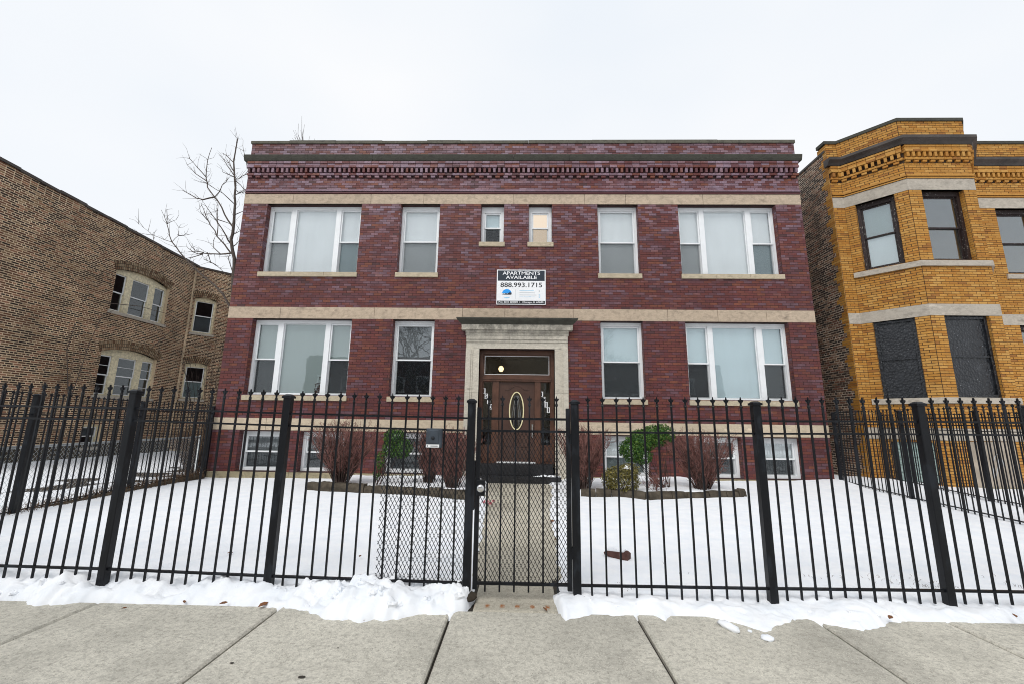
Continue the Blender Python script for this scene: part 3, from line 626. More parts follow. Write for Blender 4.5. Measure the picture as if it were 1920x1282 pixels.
for i, (a, b, c, d) in enumerate(opsb):
    single(apt, FA, a + e, b - e, c, d - .006, [BD, BD, BD, BW, BD, BW][i], BD if i not in (3,) else BG, sill=False, head=.09, bd=.075, scr=True)

pl = thing('house_plant', FA.p(-5.42, 2.12, -.25), 'dark leafy house plant behind the ground floor triple window on the left', 'plant'); pr_ = random.Random(88); pm_ = MB()
for i in range(170):
    u, v = pr_.gauss(-5.42, .075), 2.14 + abs(pr_.gauss(0, .14)); d = rvec(pr_); d.y = 0; d.normalize(); t = Vector((-d.z, 0, d.x)); c = FA.p(u, v, -.247 + pr_.uniform(-.007, .007)); pm_.poly([c - d * .035, c + t * .014, c + d * .035, c - t * .014])
pm_.build('leaves', MAT['stem_brown'], pl); MB().cham(-5.50, -5.34, 2.122, 2.19, -.262, -.236, .004, FA).build('pot', 'black_print', pl)
# ---- entrance
sr = MB().quad(*[FA.p(u, v, .004) for u, v in ((DOOR[0] + .01, 3.37), (DOOR[1] - .01, 3.37), (DOOR[1] - .01, Z1a), (DOOR[0] + .01, Z1a))]).build('door_surround', 'surround', apt)
for (a, b, s) in ((DOOR[0], door_hole[0], 1), (door_hole[1], DOOR[1], -1)):
    o, i = (a, b) if s > 0 else (b, a)
    for (z0, z1) in ((-.05, 1.0), (1.0, 2.2), (2.2, 3.362)):
        mm = MB(); lo_, hi_ = min(o, o + s * .13), max(o, o + s * .13)
        mm.box(lo_, hi_, z0 + .002, z1 - .002, -.3, .075, FA); lo_, hi_ = min(o + s * .13, o + s * .18), max(o + s * .13, o + s * .18)
        mm.box(lo_, hi_, z0 + .002, z1 - .002, -.3, .050, FA); lo_, hi_ = min(o + s * .18, i), max(o + s * .18, i)
        mm.box(lo_, hi_, z0 + .002, z1 - .002, -.3, .028, FA); mm.build('jamb_stone', 'surround', sr)
cx = (DOOR[0] + DOOR[1]) / 2
for (u0, u1) in ((DOOR[0], cx - .2), (cx - .2, DOOR[1])):
    MB().box(u0 + .002, u1 - .002, 3.364, 3.53, -.3, .028, FA).box(u0 + .002, u1 - .002, 3.53, 3.60, -.1, .05, FA).box(u0 + .002, u1 - .002, 3.60, 3.70, -.1, .075, FA).build('lintel_stone', 'surround', sr)
for (u0, u1) in ((DOOR[0] - .02, cx + .25), (cx + .25, DOOR[1] + .02)):
    MB().profile([(3.70, -.1), (3.70, .085), (3.75, .10), (3.78, .14), (3.83, .15), (3.83, -.1)], u0 + .002, u1 - .002, FA).build('moulding_stone', 'surround', sr)
for (u0, u1, k_) in ((DOOR[0] - .12, cx - .1, 0), (cx - .1, DOOR[1] + .12, 1)):
    MB().profile([(3.832, -.1), (3.832, .19), (3.97, .21), (3.97, -.1)], u0 + .002, u1 - .002, FA).build('frieze_stone', 'surround', sr)
for (u0, u1) in ((DOOR[0] + .09, -.55), (-.55, .45), (.45, DOOR[1] - .09)):
    MB().profile([(3.972, -.1), (3.972, .22), (4.02, .27), (4.07, .32), (4.10, .34), (4.125, .34), (4.132, -.1)], u0 + .002, u1 - .002, FA, 1.0 if u0 < -1 else 0, 1.0 if u1 > 1 else 0).build('hood_stone', 'cornice', sr)
ED = -.20    # plane of the timber frame
ft = MB()
a, b = door_hole[0] + .003, door_hole[1] - .003
ft.box(a, a + .085, .40, 3.355, ED - .12, ED, FA).box(b - .085, b, .40, 3.355, ED - .12, ED, FA).box(a + .085, b - .085, 3.25, 3.355, ED - .12, ED, FA)
ft.box(a + .085, b - .085, 2.52, 2.66, ED - .13, ED + .015, FA).box(a + .085, b - .085, 2.57, 2.61, ED, ED + .035, FA)
for x0, x1 in ((-.755, -.60), (.36, .51)): ft.box(x0, x1, .40, 2.52, ED - .13, ED - .01, FA)
for x0, x1 in ((a + .085, -.755), (.51, b - .085)): ft.box(x0, x1, .40, .84, ED - .10, ED - .04, FA).box(x0 + .04, x1 - .04, .46, .78, ED - .04, ED - .025, FA)
ent = ft.build('entrance_frame', 'brown_wood', apt)
tr = frame_of(MB(), FA, -1.03, .785, 2.665, 3.245, ED - .09, ED - .03, .035).build('transom', 'brown_wood', apt)
MB().box(-.995, .75, 2.70, 3.21, ED - .065, ED - .06, FA).build('pane', 'glass_dark', tr)
frame_of(MB(), FA, -.995, .75, 2.70, 3.21, ED - .058, ED - .045, .014).build('bead', 'vinyl', tr)
for x0, x1 in ((-1.035, -.755), (.51, .79)):
    sl = frame_of(MB(), FA, x0, x1, .84, 2.52, ED - .09, ED - .05, .025).build('sidelight', 'brown_wood', apt)
    MB().box(x0 + .025, x1 - .025, .865, 2.495, ED - .075, ED - .07, FA).build('pane', 'glass_dark', sl)
# door leaf with oval light
OC = (-.120, 1.745)
dm = MB(); d0, d1 = -.598, .358
n = 40; el = [(OC[0] + .20 * math.cos(2 * math.pi * i / n), OC[1] + .505 * math.sin(2 * math.pi * i / n)) for i in range(n)]
def to_rect(p):
    dx, dz = (p[0] - OC[0]) / .2, (p[1] - OC[1]) / .505; ks = []
    if dx: ks.append(((d1 - OC[0]) if dx > 0 else (d0 - OC[0])) / (dx * .2))
    if dz: ks.append(((2.505 - OC[1]) if dz > 0 else (.41 - OC[1])) / (dz * .505))
    k = min(ks); return (OC[0] + dx * .2 * k, OC[1] + dz * .505 * k)
outer = [to_rect(p) for p in el]
for i in range(n):
    j = (i + 1) % n; dm.poly([FA.p(*el[i], ED - .06), FA.p(*el[j], ED - .06), FA.p(*outer[j], ED - .06), FA.p(*outer[i], ED - .06)])
for (cu, cv) in ((d0, .41), (d1, .41), (d0, 2.505), (d1, 2.505)):      # fill the four corners
    near = sorted(range(n), key=lambda i: (outer[i][0] - cu) ** 2 + (outer[i][1] - cv) ** 2)[:2]
    dm.poly([FA.p(cu, cv, ED - .06), FA.p(*outer[near[0]], ED - .06), FA.p(*outer[near[1]], ED - .06)])
for x0 in (d0 + .13, -.08):     # raised lower panels
    for (z0, z1) in ((.52, .72), (.80, 1.06)): dm.cham(x0, x0 + .29, z0, z1, ED - .062, ED - .045, .02, FA)
door = dm.build('door', 'door_brown', apt)
am = MB()      # arched moulding over the oval
ap = [(-.44 + .64 * t, 2.30 + .10 * math.sin(math.pi * min(1, max(0, (t - .18) / .64))) ** 1.0) for t in [i / 16 for i in range(17)]]
am.tube([FA.p(u, v, ED - .056) for u, v in ap], .010, 5); am.build('moulding', 'door_brown', door)
om = MB()
for i in range(n):
    j = (i + 1) % n; f = lambda p, k: (OC[0] + (p[0] - OC[0]) * k[0], OC[1] + (p[1] - OC[1]) * k[1])
    k1, k2 = (1.0, 1.0), (.85, .94)
    q = [f(el[i], k1), f(el[j], k1), f(el[j], k2), f(el[i], k2)]
    om.poly([FA.p(*p, ED - .035) for p in q]); om.poly([FA.p(*q[0], ED - .062), FA.p(*q[1], ED - .062), FA.p(*q[1], ED - .035), FA.p(*q[0], ED - .035)]); om.poly([FA.p(*q[3], ED - .035), FA.p(*q[2], ED - .035), FA.p(*q[2], ED - .075), FA.p(*q[3], ED - .075)])
om.build('oval_frame', 'cream_trim', door)
MB().poly([FA.p(OC[0] + (p[0] - OC[0]) * .82, OC[1] + (p[1] - OC[1]) * .93, ED - .07) for p in el]).build('oval_glass', 'glass_old', door)
lm = MB()
for k_ in range(-2, 3): lm.tube([FA.p(OC[0] + .045 * k_ * (1 + .5 * math.cos(t * 3)), OC[1] - .4 + .8 * t, ED - .066) for t in [i / 10 for i in range(11)]], .004, 4)
lm.build('leaded_caming', 'galv', door)
MB().cham(.278, .33, 1.06, 1.40, ED - .06, ED - .045, .01, FA).lathe([(.026, 0), (.03, .03), (.022, .06)], FA.p(.304, 1.22, ED - .045), 12, 'y').build('handle', 'chrome', door)
MB().box(-.62, .38, .385, .44, ED - .12, ED + .02, FA).build('threshold', 'vinyl', apt)
# hall behind the door and its lit globe
MB().box(-1.6, 1.4, .30, .395, YF + .33, YF + 3.9).box(-1.62, -1.6, .4, 3.5, YF + .36, YF + 3.9).box(1.4, 1.42, .4, 3.5, YF + .36, YF + 3.9).box(-1.6, 1.4, .4, 3.5, YF + 3.0, YF + 3.05).box(-1.6, 1.4, 3.5, 3.53, YF + .36, YF + 3.9).build('hall', 'hall', apt)
lamp = thing('hall_lamp', (-.60, 12.5, 3.49), 'small lit globe lamp glowing behind the glass above the front door', 'lamp')
MB().lathe([(.002, -.59), (.05, -.57), (.075, -.52), (.075, -.48), (.05, -.43), (.02, -.42)], (-.60, 12.5, 3.49), 16).build('globe', 'bulb', lamp, True)
MB().tube([(-.60, 12.5, 3.495), (-.60, 12.5, 3.07)], .012, 8, True).build('stem', 'galv', lamp)
# steps
st = MB().box(-1.02, .80, -.1, .125, 10.74, 11.26).box(-1.02, .80, -.1, .385, 11.02, 11.45).build('front_steps', 'concrete', apt)
MB().box(-1.03, .98, .0, .135, 10.70, 10.74).box(-1.03, .98, .135, .150, 10.70, 11.0).build('lower_step_mat', 'black_mat', apt)
MB().box(-1.03, .80, .155, .395, 10.975, 11.018).box(-1.03, .80, .395, .41, 10.975, 11.38).build('upper_step_mat', 'black_mat', apt)
tag(sheet(arange(.15, .97, .03), arange(10.74, 10.97, .02), lambda x, y: .135 + .045 * sstep(.15, .5, x) * max(0, .7 + nz(x, y, 6)) * sstep(10.74, 10.80, y), 'step_snow', 'snow', apt))

# house numbers on little tiles
def text_mesh(body, w, h, fr, u, v, ww, mat, name='lettering', thick=.0):
    cu = bpy.data.curves.new('t', 'FONT'); cu.body = body; cu.size = 1; cu.extrude = .0; cu.offset = thick; cu.resolution_u = 3
    ob = bpy.data.objects.new('t', cu); COL.objects.link(ob); bpy.context.view_layer.update()
    me = bpy.data.meshes.new_from_object(ob.evaluated_get(bpy.context.evaluated_depsgraph_get())); bpy.data.objects.remove(ob)
    co = np.zeros(len(me.vertices) * 3); me.vertices.foreach_get('co', co); co = co.reshape(-1, 3)
    mn, mxx = co.min(0), co.max(0); co = (co - mn) / np.maximum(mxx - mn, 1e-6)
    for vtx, c in zip(me.vertices, co): vtx.co = fr.p(u + c[0] * w, v + c[1] * h, ww)
    me.materials.clear(); me.materials.append(MAT[mat]); me.name = name; me.update(); return me
def numbers(chars, pts, label):
    t = thing('house_number', FA.p(pts[0][0], pts[-1][1], ED - .05), label, 'house number', 'stepped house numbers beside the front door')
    for ch_, (u, v) in zip(chars, pts):
        tl = MB().box(u - .042, u + .042, v - .07, v + .07, ED - .068, ED - .062, FA).build('number_tile', 'white_print', t)
        put('digit', text_mesh(ch_, .026 if ch_ == '1' else .05, .108, FA, u - (.013 if ch_ == '1' else .025), v - .054, ED - .0595, 'black_print', 'digit', .012), tl)
numbers('1513', [(-1.0 + .066 * i, 2.26 - .138 * i) for i in range(4)], 'black and white number tiles stepping down the left sidelight')
numbers('1511', [(.545 + .061 * i, 2.19 - .138 * i) for i in range(4)], 'black and white number tiles stepping down the right sidelight')

# sign
sg = thing('sign', FA.p(-.03, 4.56, .03), 'white and black apartments available sign on the brick above the entrance', 'sign')
s0, s1, t0, t1 = -.697, .643, 4.560, 5.557
bd = MB().cham(s0, s1, t0, t1, .008, .034, .004, FA).build('sign_board', 'white_print', sg)
MB().box(s0 + .028, s1 - .028, 5.235, t1 - .026, .03, .0365, FA).build('header_panel', 'navy_print', sg)
MB().box(s0 + .022, s1 - .022, t0 + .022, t0 + .108, .03, .0365, FA).build('footer_panel', 'black_print', sg)
def word(body, w, h, u, v, mat, th=.0, ww=.0385): put('lettering', text_mesh(body, w, h, FA, u, v, ww, mat, 'lettering', th), sg)
word('APARTMENTS', 1.03, .098, -.54, 5.405, 'white_print', .012); word('AVAILABLE', .85, .095, -.45, 5.285, 'white_print', .012)
word('888.993.1715', 1.14, .135, -.595, 5.050, 'black_print', .014, .036)
word('P.O. BOX 809009', .52, .055, -.635, 4.600, 'white_print', .01); word('Chicago, IL 60680', .57, .062, .010, 4.592, 'white_print', .01)
MB().box(-.075, -.055, 4.62, 4.64, .0365, .0385, FA).build('dot', 'white_print', sg)
MB().box(-.187, -.181, 4.72, 4.99, .034, .036, FA).build('divider', 'grey_print', sg)
for i, (w_, mt) in enumerate(((.40, 'pale_blue_print'), (.42, 'grey_print'), (.46, 'grey_print'))): MB().box(-.07, -.07 + w_, 4.950 - i * .062, 4.963 - i * .062, .034, .036, FA).build('print_line', mt, sg)
word('www.PangeaRE.com', .42, .030, -.075, 4.765, 'pale_blue_print', .0, .036)
lc = (-.415, 4.865)
def disc(a0, a1, r, mat, ww, name): MB().poly([FA.p(lc[0] + r * math.cos(a0 + (a1 - a0) * i / 20), lc[1] + r * math.sin(a0 + (a1 - a0) * i / 20), ww) for i in range(21)]).build(name, mat, sg)
disc(.1, math.pi - .1 + .0, .132, 'blue_print', .0362, 'emblem_sky')
MB().poly([FA.p(lc[0] + x, lc[1] + z, .0372) for x, z in ((.132, -.01), (.12, .05), (.10, .03), (.085, .075), (.06, .02), (.03, .03), (.02, .0), (-.03, .015), (-.06, -.005), (-.10, .005), (-.132, -.02), (-.10, -.025), (.1, -.03))]).build('emblem_skyline', 'navy_print', sg)
disc(math.pi * 1.25, math.pi * 1.75, .13, 'pale_blue_print', .0362, 'emblem_water')
for z in (4.93, 4.82, 4.76): MB().box(.455, .49, z, z + .03, .034, .036, FA).build('icon', 'grey_print' if z > 4.9 else 'pale_blue_print', sg)

# ============================================================ LEFT NEIGHBOUR (common brick side wall)
LX = -15.3
FL = Fr((LX, 0, 0), (0, 1, 0), (1, 0, 0))                      # u = world Y
th = math.radians(42); FK = Fr((LX, 18.75, 0), (math.sin(th), math.cos(th), 0), (math.cos(th), -math.sin(th), 0))
lb = thing('brick_building', (LX - 4, 14, 0), 'long weathered common brick building with arched triple windows beyond the side lot', 'building')
lops = [(14.99, 17.43, 5.33, 7.13), (15.0, 17.39, 2.22, 4.03), (14.83, 15.56, .38, 1.16)]
kops = [(.115, .96, 5.31, 7.02), (.115, .96, 2.30, 3.95)]
m = MB(); backing(m, FL, 9.4, 18.75, -.1, 8.42, lops, .3); backing(m, FK, 0, 7.0, -.1, 8.40, kops, .3)
m.quad(*[Vector(p) for p in ((LX, 9.4, -.1), (LX - 9, 9.4, -.1), (LX - 9, 9.4, 8.7), (LX, 9.4, 8.7))])
m.quad(*[Vector(p) for p in ((LX, 9.4, 8.3), (LX - 9, 9.4, 8.3), (LX - 9, 24, 8.3), (LX, 18.75, 8.3))])
m.poly([FL.p(9.4, 8.42), FL.p(18.75, 8.42), FL.p(9.4, 8.80)])
k2 = FK.p(7.0, 0); m.quad(Vector((k2.x, k2.y, 8.3)), Vector((LX, 18.75, 8.3)), Vector((LX - 9, 24, 8.3)), Vector((LX - 9, 30, 8.3)))
lw = m.build('wall', 'mortar_common', lb)
MB().box(9.5, 19.4, 0, 8.2, -1.6, -1.5, FL).box(-.5, 6.9, 0, 8.2, -1.6, -1.5, FK).build('interior_wall', 'dark_room', lb)
rb = random.Random(8); B = []
hole = [(a, b, c, d + (.02 if d - c > 1 else .0)) for a, b, c, d in lops]
courses(FL, 9.4, 18.74, .50, 8.42, hole, jt=.025, w=.006, rnd=rb, out=B, jit=.004, header_every=6)
for k_ in range(5):                                            # raking top courses of the parapet
    z = 8.42 + k_ * .0677; courses(FL, 9.4, 18.74 - (k_ + .3) * 9.34 / 5.6, z, z + .0677, (), jt=.025, w=.006, rnd=rb, out=B)
courses(FK, .01, 7.0, .1, 8.40, list(kops), jt=.025, w=.006, rnd=rb, out=B, jit=.004, header_every=6)
bricks(lw, B, 'brick_common')
def arch(parent, fr, u0, u1, vs, rise, rows=3, bh=.115, mat='brick_arch'):
    """segmental arch of header rows, springing at vs"""
    c = (u1 - u0) / 2; R = (c * c + rise * rise) / (2 * rise); cu, cv = (u0 + u1) / 2, vs + rise - R; a = math.asin(min(1, c / R)); m = MB()
    m2 = MB()
    for r in range(rows):
        r0 = R + r * bh; n = max(6, round(2 * a * 1.06 * r0 / .075))
        for i in range(n):
            t0 = -a * 1.06 + 2.12 * a * (i + .16) / n; t1 = -a * 1.06 + 2.12 * a * (i + .84) / n
            m.prism([(cu + q * math.sin(t), cv + q * math.cos(t)) for q, t in ((r0 + .008, t0), (r0 + .008, t1), (r0 + bh - .008, t1), (r0 + bh - .008, t0))], -.02, .022, fr)
    n = 20
    for i in range(n):
        t0, t1 = -a * 1.06 + 2.12 * a * i / n, -a * 1.06 + 2.12 * a * (i + 1) / n
        m2.poly([fr.p(cu + q * math.sin(t), cv + q * math.cos(t), .0135) for q, t in ((R, t0), (R, t1), (R + rows * bh, t1), (R + rows * bh, t0))])
    m2.build('arch_mortar', 'joint', parent); tag(m.build('arch_bricks', mat, parent), kind='stuff')
    return R, cu, cv
def arch_fill(m, fr, u0, u1, vs, rise, w0, w1):
    c = (u1 - u0) / 2; R = (c * c + rise * rise) / (2 * rise); cu, cv = (u0 + u1) / 2, vs + rise - R; a = math.asin(min(1, c / R))
    pts = [(u0, vs - .10), (u1, vs - .10)] + [(cu + R * math.sin(t), cv + R * math.cos(t)) for t in [a - 2 * a * i / 14 for i in range(15)]]
    m.prism(pts, w0, w1, fr)
def old_triple(v0, vs, rise, tops, muntin):
    u0, u1 = 15.0, 17.42; arch(lw, FL, u0, u1, vs, rise)
    m = MB(); rec = -.10; arch_fill(m, FL, u0, u1, vs, rise, rec - .1, rec)
    for a, b in ((u0, u0 + .07), (15.56, 15.82), (16.60, 16.85), (u1 - .07, u1)): m.box(a, b, v0, vs - .09, rec - .1, rec - .004, FL)
    m.box(u0 + .07, u1 - .07, v0, v0 + .05, rec - .1, rec - .006, FL)
    win = m.build('window', 'cream_paint', lb)
    for a, b in ((u0 + .075, 15.555), (15.825, 16.595), (16.855, u1 - .075)):
        hung(win, FL, a, b, v0 + .055, vs - .105, rec - .01, 'vinyl', 'glass_dark', .5, False)
        if muntin:
            for q in (.25, .74): z = v0 + .05 + (vs - .15 - v0) * q; MB().box(a + .03, b - .03, z - .008, z + .008, rec - .075, rec - .03, FL).build('muntin', 'vinyl', win)
    sill_stones(win, FL, u0 - .08, u1 + .08, v0, 1, 'grey_stone', .11, .06)
old_triple(5.33, 6.90, .20, None, False); old_triple(2.22, 3.80, .20, None, True)
bw = frame_of(MB(), FL, 14.84, 15.55, .385, 1.155, -.2, -.1, .06).build('window', 'cream_paint', lb)
hung(bw, FL, 14.90, 15.49, .45, 1.09, -.11, 'vinyl', 'glass_dark', .5, False, BD); sill_stones(bw, FL, 14.78, 15.6, .385, 1, 'grey_stone', .09, .05)
for (a, b, c, d) in kops:
    arch(lw, FK, a, b, d - .08, .08, 3, .10)
    m = MB(); frame_of(m, FK, a + .004, b - .004, c, d - .1, -.2, -.1, .07); arch_fill(m, FK, a + .004, b - .004, d - .09, .08, -.2, -.104)
    win = m.build('window', 'cream_paint', lb); hung(win, FK, a + .08, b - .08, c + .07, d - .18, -.11, 'vinyl', 'glass_dark', .52, False, None, BD if c > 4 else BG); sill_stones(win, FK, a - .06, b + .06, c, 1, 'grey_stone', .1, .05)
MB().tube([(LX + .06, 18.62, 8.3), (LX + .06, 18.62, .2)], .018, 8).build('downspout', 'mortar_common', lb)
MB().box(9.4, 18.75, -.1, .50, -.02, .03, FL).build('foundation', 'edging', lb)
lc_ = MB(); rs = random.Random(4); y = 9.4
while y < 18.7:
    L = rs.uniform(.5, .9); e2 = min(y + L, 18.8); z = 8.80 - .38 * (y - 9.4) / 9.35 + rs.uniform(-.012, .012)
    lc_.prism([(y, z), (e2, z - .02), (e2, z + .06), (y, z + .085)], -.3, .05 + rs.uniform(0, .02), FL); y = e2
lc_.box(-.1, 7.0, 8.40, 8.47, -.3, .04, FK)
lc_.build('coping', 'cornice_brown', lb)
# dead vine stems on the wall
for i, (pts) in enumerate(([(14.0, .4), (14.15, 2.2), (14.35, 4.0), (14.55, 5.0), (15.05, 5.4)], [(14.1, 2.0), (13.7, 3.6), (13.75, 4.5)], [(16.9, 4.2), (17.5, 4.9), (18.0, 5.4), (18.4, 5.5)], [(14.6, 5.5), (16.0, 5.75), (17.3, 5.78), (18.5, 5.6)])):
    o = MB().tube([FL.p(u, v, .10 + .04 * k) for k, (u, v) in enumerate(pts)], [.016, .012, .010, .008, .006][:len(pts)], 5).build('dead_vine', 'bark', None, True)
    tag(o, ['dead vine stem climbing the left brick wall below the upper triple window', 'thin forked dead vine stem on the left brick wall', 'thin vine stem right of the lower triple window', 'long horizontal vine stem across the upper triple window'][i], 'vine', 'dead vines on the left brick wall')

# ============================================================ RIGHT NEIGHBOUR (yellow face brick with canted bay)
YR = 12.0; RX = 9.31
pA, pB, pC, pD, pE, pZ = (RX, YR), (9.64, YR), (10.62, 10.98), (12.43, 10.98), (13.45, YR), (22.0, YR)
yb = thing('yellow_brick_building', (14, 16, 0), 'golden yellow brick building with canted bay and dark boarded lower windows', 'building')
def seg(p, q):
    u = Vector((q[0] - p[0], q[1] - p[1], 0)); L = u.length; u.normalize(); return Fr((p[0], p[1], 0), u, (u.y, -u.x, 0)), L
SEG = [seg(pA, pB), seg(pB, pC), seg(pC, pD), seg(pD, pE), seg(pE, pZ)]
S0 = Fr((RX, YR, 0), (0, 1, 0), (-1, 0, 0))                     # side wall on the gangway
yU, yL, yBs = (5.80, 7.86), (2.20, 4.30), (.06, 1.10)
yops = [[], [(.25, 1.115, *yU), (.25, 1.115, *yL), (.27, 1.10, *yBs)], [(.35, 1.48, *yU), (.35, 1.48, *yL), (.38, 1.46, *yBs)], [(.3, 1.1, *yU), (.3, 1.1, *yL)], [(.58, 1.75, *yU), (.58, 1.75, *yL), (3.2, 4.3, *yU), (3.2, 4.3, *yL)]]
m = MB()
for (fr, L), op in zip(SEG, yops): backing(m, fr, 0, L, -.1, 9.98, op, .3)
m.quad(*[Vector(p) for p in ((RX, YR, 9.3), (9.64, YR, 9.3), (22, YR + 18, 9.3), (RX, YR + 18, 9.3))]); m.quad(*[Vector(p) for p in ((9.64, YR, 9.3), (22, YR, 9.3), (22, YR + 18, 9.3), (15, YR + 18, 9.3))])
m.poly([Vector((*p, 9.3)) for p in (pB, pC, pD, pE)])
yw = m.build('wall', 'mortar_yellow', yb)
MB().box(RX + .05, 21.9, 0, 9.2, YR + 1.9, YR + 2.0).box(RX + .05, 21.9, 5.0, 5.1, YR + .35, YR + 1.9).build('interior_wall', 'hall', yb)
MB().box(21.9, 22, 0, 9.3, YR, YR + 18).build('end_wall', 'mortar_yellow', yb)
m = MB(); backing(m, S0, 0, 18, -.1, 9.75, (), .3); sw_ = m.build('side_wall', 'mortar_gangway', yb)
B = []; rb = random.Random(12)
for (fr, L), op in zip(SEG, yops):
    for a, b in ((.0, 1.14), (1.435, 4.30), (4.61, 7.86), (8.19 + .13, 8.19 + .49), (9.42, 9.99)): courses(fr, 0, L, a, b, op, rnd=rb, out=B, ch=.0677, w=.006, jt=.0125)
    for (a, b, c, d) in op:
        courses(Fr(fr.p(a, 0), -fr.n, fr.u), 0, .15, c, d, (), bl=.15, rnd=rb, out=B, w=.004); courses(Fr(fr.p(b, 0), -fr.n, -fr.u), 0, .15, c, d, (), bl=.15, rnd=rb, out=B, w=.004)
nyel = 0
z = 0.0; k_ = 0
while z < 9.9:                                                 # toothed return of the face brick on the side wall
    ln = .12 + .10 * (k_ % 6 < 3) + .12 * (math.sin(k_ * .7) > .3); B.append((S0, .003, ln, z + .0045, z + .0632, .012)); z += .0677; k_ += 1
bricks(yw, B, 'brick_yellow')
B2 = courses(S0, .0, 18, -.0, 9.73, (), jt=.024, w=.006, rnd=rb, jit=.004, header_every=6)
bricks(sw_, B2, 'brick_common_dark')
m = MB()
for fr, L in SEG: frieze(m, fr, 0, L, 8.19, .145)
tag(m.build('dentil_course', 'brick_yellow', yb), kind='stuff')
def mitred(name, mat, parent, z_prof, pts=(pA, pB, pC, pD, pE, pZ), first_extra=.0):
    """moulding mitred round the bay; one stone per wall face"""
    P = [Vector((p[0], p[1], 0)) for p in pts]; nrm = [seg(pts[i], pts[i + 1])[0].n for i in range(len(pts) - 1)]
    def off(i, w):
        if i == 0: return P[0] + nrm[0] * w - Vector((first_extra, 0, 0))
        if i == len(P) - 1: return P[-1] + nrm[-1] * w
        b = (nrm[i - 1] + nrm[i]); b.normalize(); return P[i] + b * (w / max(.3, b.dot(nrm[i])))
    for i in range(len(P) - 1):
        m = MB(); k = len(z_prof)
        ring0 = [off(i, w) + Vector((0, 0, z)) for z, w in z_prof]; ring1 = [off(i + 1, w) + Vector((0, 0, z)) for z, w in z_prof]
        m.v = ring0 + ring1; m.f = [tuple(range(k)), tuple(range(2 * k - 1, k - 1, -1))] + [(q, (q + 1) % k, k + (q + 1) % k, k + q) for q in range(k)]
        m.build(name, mat, parent)
for (a, b, w) in ((7.86, 8.19, .014), (4.30, 4.61, .014), (1.14, 1.435, .03)): mitred('stone_band', 'grey_stone', yb, [(a, -.1), (a, w), (b, w), (b, -.1)])
mitred('cornice', 'cornice_brown', yb, [(9.20, -.05), (9.20, .10), (9.27, .14), (9.33, .22), (9.41, .22), (9.425, -.05)], first_extra=.08)
mitred('coping', 'cornice', yb, [(9.985, -.32), (9.985, .04), (10.075, .04), (10.09, -.32)], first_extra=.05)
MB().box(.02, 18, 9.73, 9.80, -.3, .03, S0).build('side_coping', 'cornice_brown', yb)
def y_sill(z1, h): mitred('sill', 'grey_stone', yb, [(z1 - h, -.1), (z1 - h, .06), (z1, .05), (z1 + .01, -.16)], (pB, pC, pD, pE))
y_sill(5.80, .15); y_sill(2.20, .15)
for c in (5.80, 2.20):
    for a, b in ((.50, 1.83), (3.12, 4.38)): MB().cham(a, b, c - .14, c, -.2, .05, .008, SEG[4][0]).build('sill', 'grey_stone', yb)
def y_window(fr, a, b, c, d, up=None, low=None):
    rec = -.12; win = frame_of(MB(), fr, a + .004, b - .004, c + .012, d - .004, rec - .1, rec, .085, .12).build('window', 'dark_frame', yb)
    hung(win, fr, a + .095, b - .095, c + .10, d - .13, rec - .01, 'dark_frame', 'glass_old', .5, False, up, low, .04)
for si, (fr, L) in enumerate(SEG):
    for (a, b, c, d) in yops[si]:
        if c == yU[0]: y_window(fr, a, b, c, d, 'blind_grey' if si == 1 else None, BW if si == 1 else None)
        elif c == yL[0]:
            if si < 4:
                bo = frame_of(MB(), fr, a + .004, b - .004, c + .012, d - .004, -.16, -.06, .07).box(a + .07, b - .07, (c + d) / 2 - .02, (c + d) / 2 + .02, -.13, -.07, fr).build('boarded_window', 'board_black', yb)
                MB().box(a + .06, b - .06, c + .05, d - .06, -.13, -.105, fr).build('board', 'board_black', bo)
            else: y_window(fr, a, b, c, d)
gbm = frame_of(MB(), SEG[1][0], .272, 1.098, .062, 1.098, -.15, -.05, .02).build('glass_block_window', 'joint', yb)
for i in range(4):
    for j in range(5): MB().cham(.295 + i * .197, .295 + i * .197 + .188, .085 + j * .2, .085 + j * .2 + .19, -.14, -.045, .015, SEG[1][0]).build('glass_block', 'glass_block', gbm)
pw = MB().box(.37, 1.47, .05, 1.12, -.02, .018, SEG[2][0]).build('plywood_sheet', 'plywood', yb)
gf = MB()      # looping spray-paint mark on the plywood
gf.tube([SEG[2][0].p(.95 + .16 * math.cos(t) * (1 - t / 14), .55 + .28 * math.sin(t * 1.3), .021) for t in [i * .3 for i in range(26)]], .008, 4); gf.build('spray_mark', 'grey_print', pw)
MB().box(0, SEG[2][1], -.1, .05, -.02, .05, SEG[2][0]).build('base_course', 'base_stone', yb)

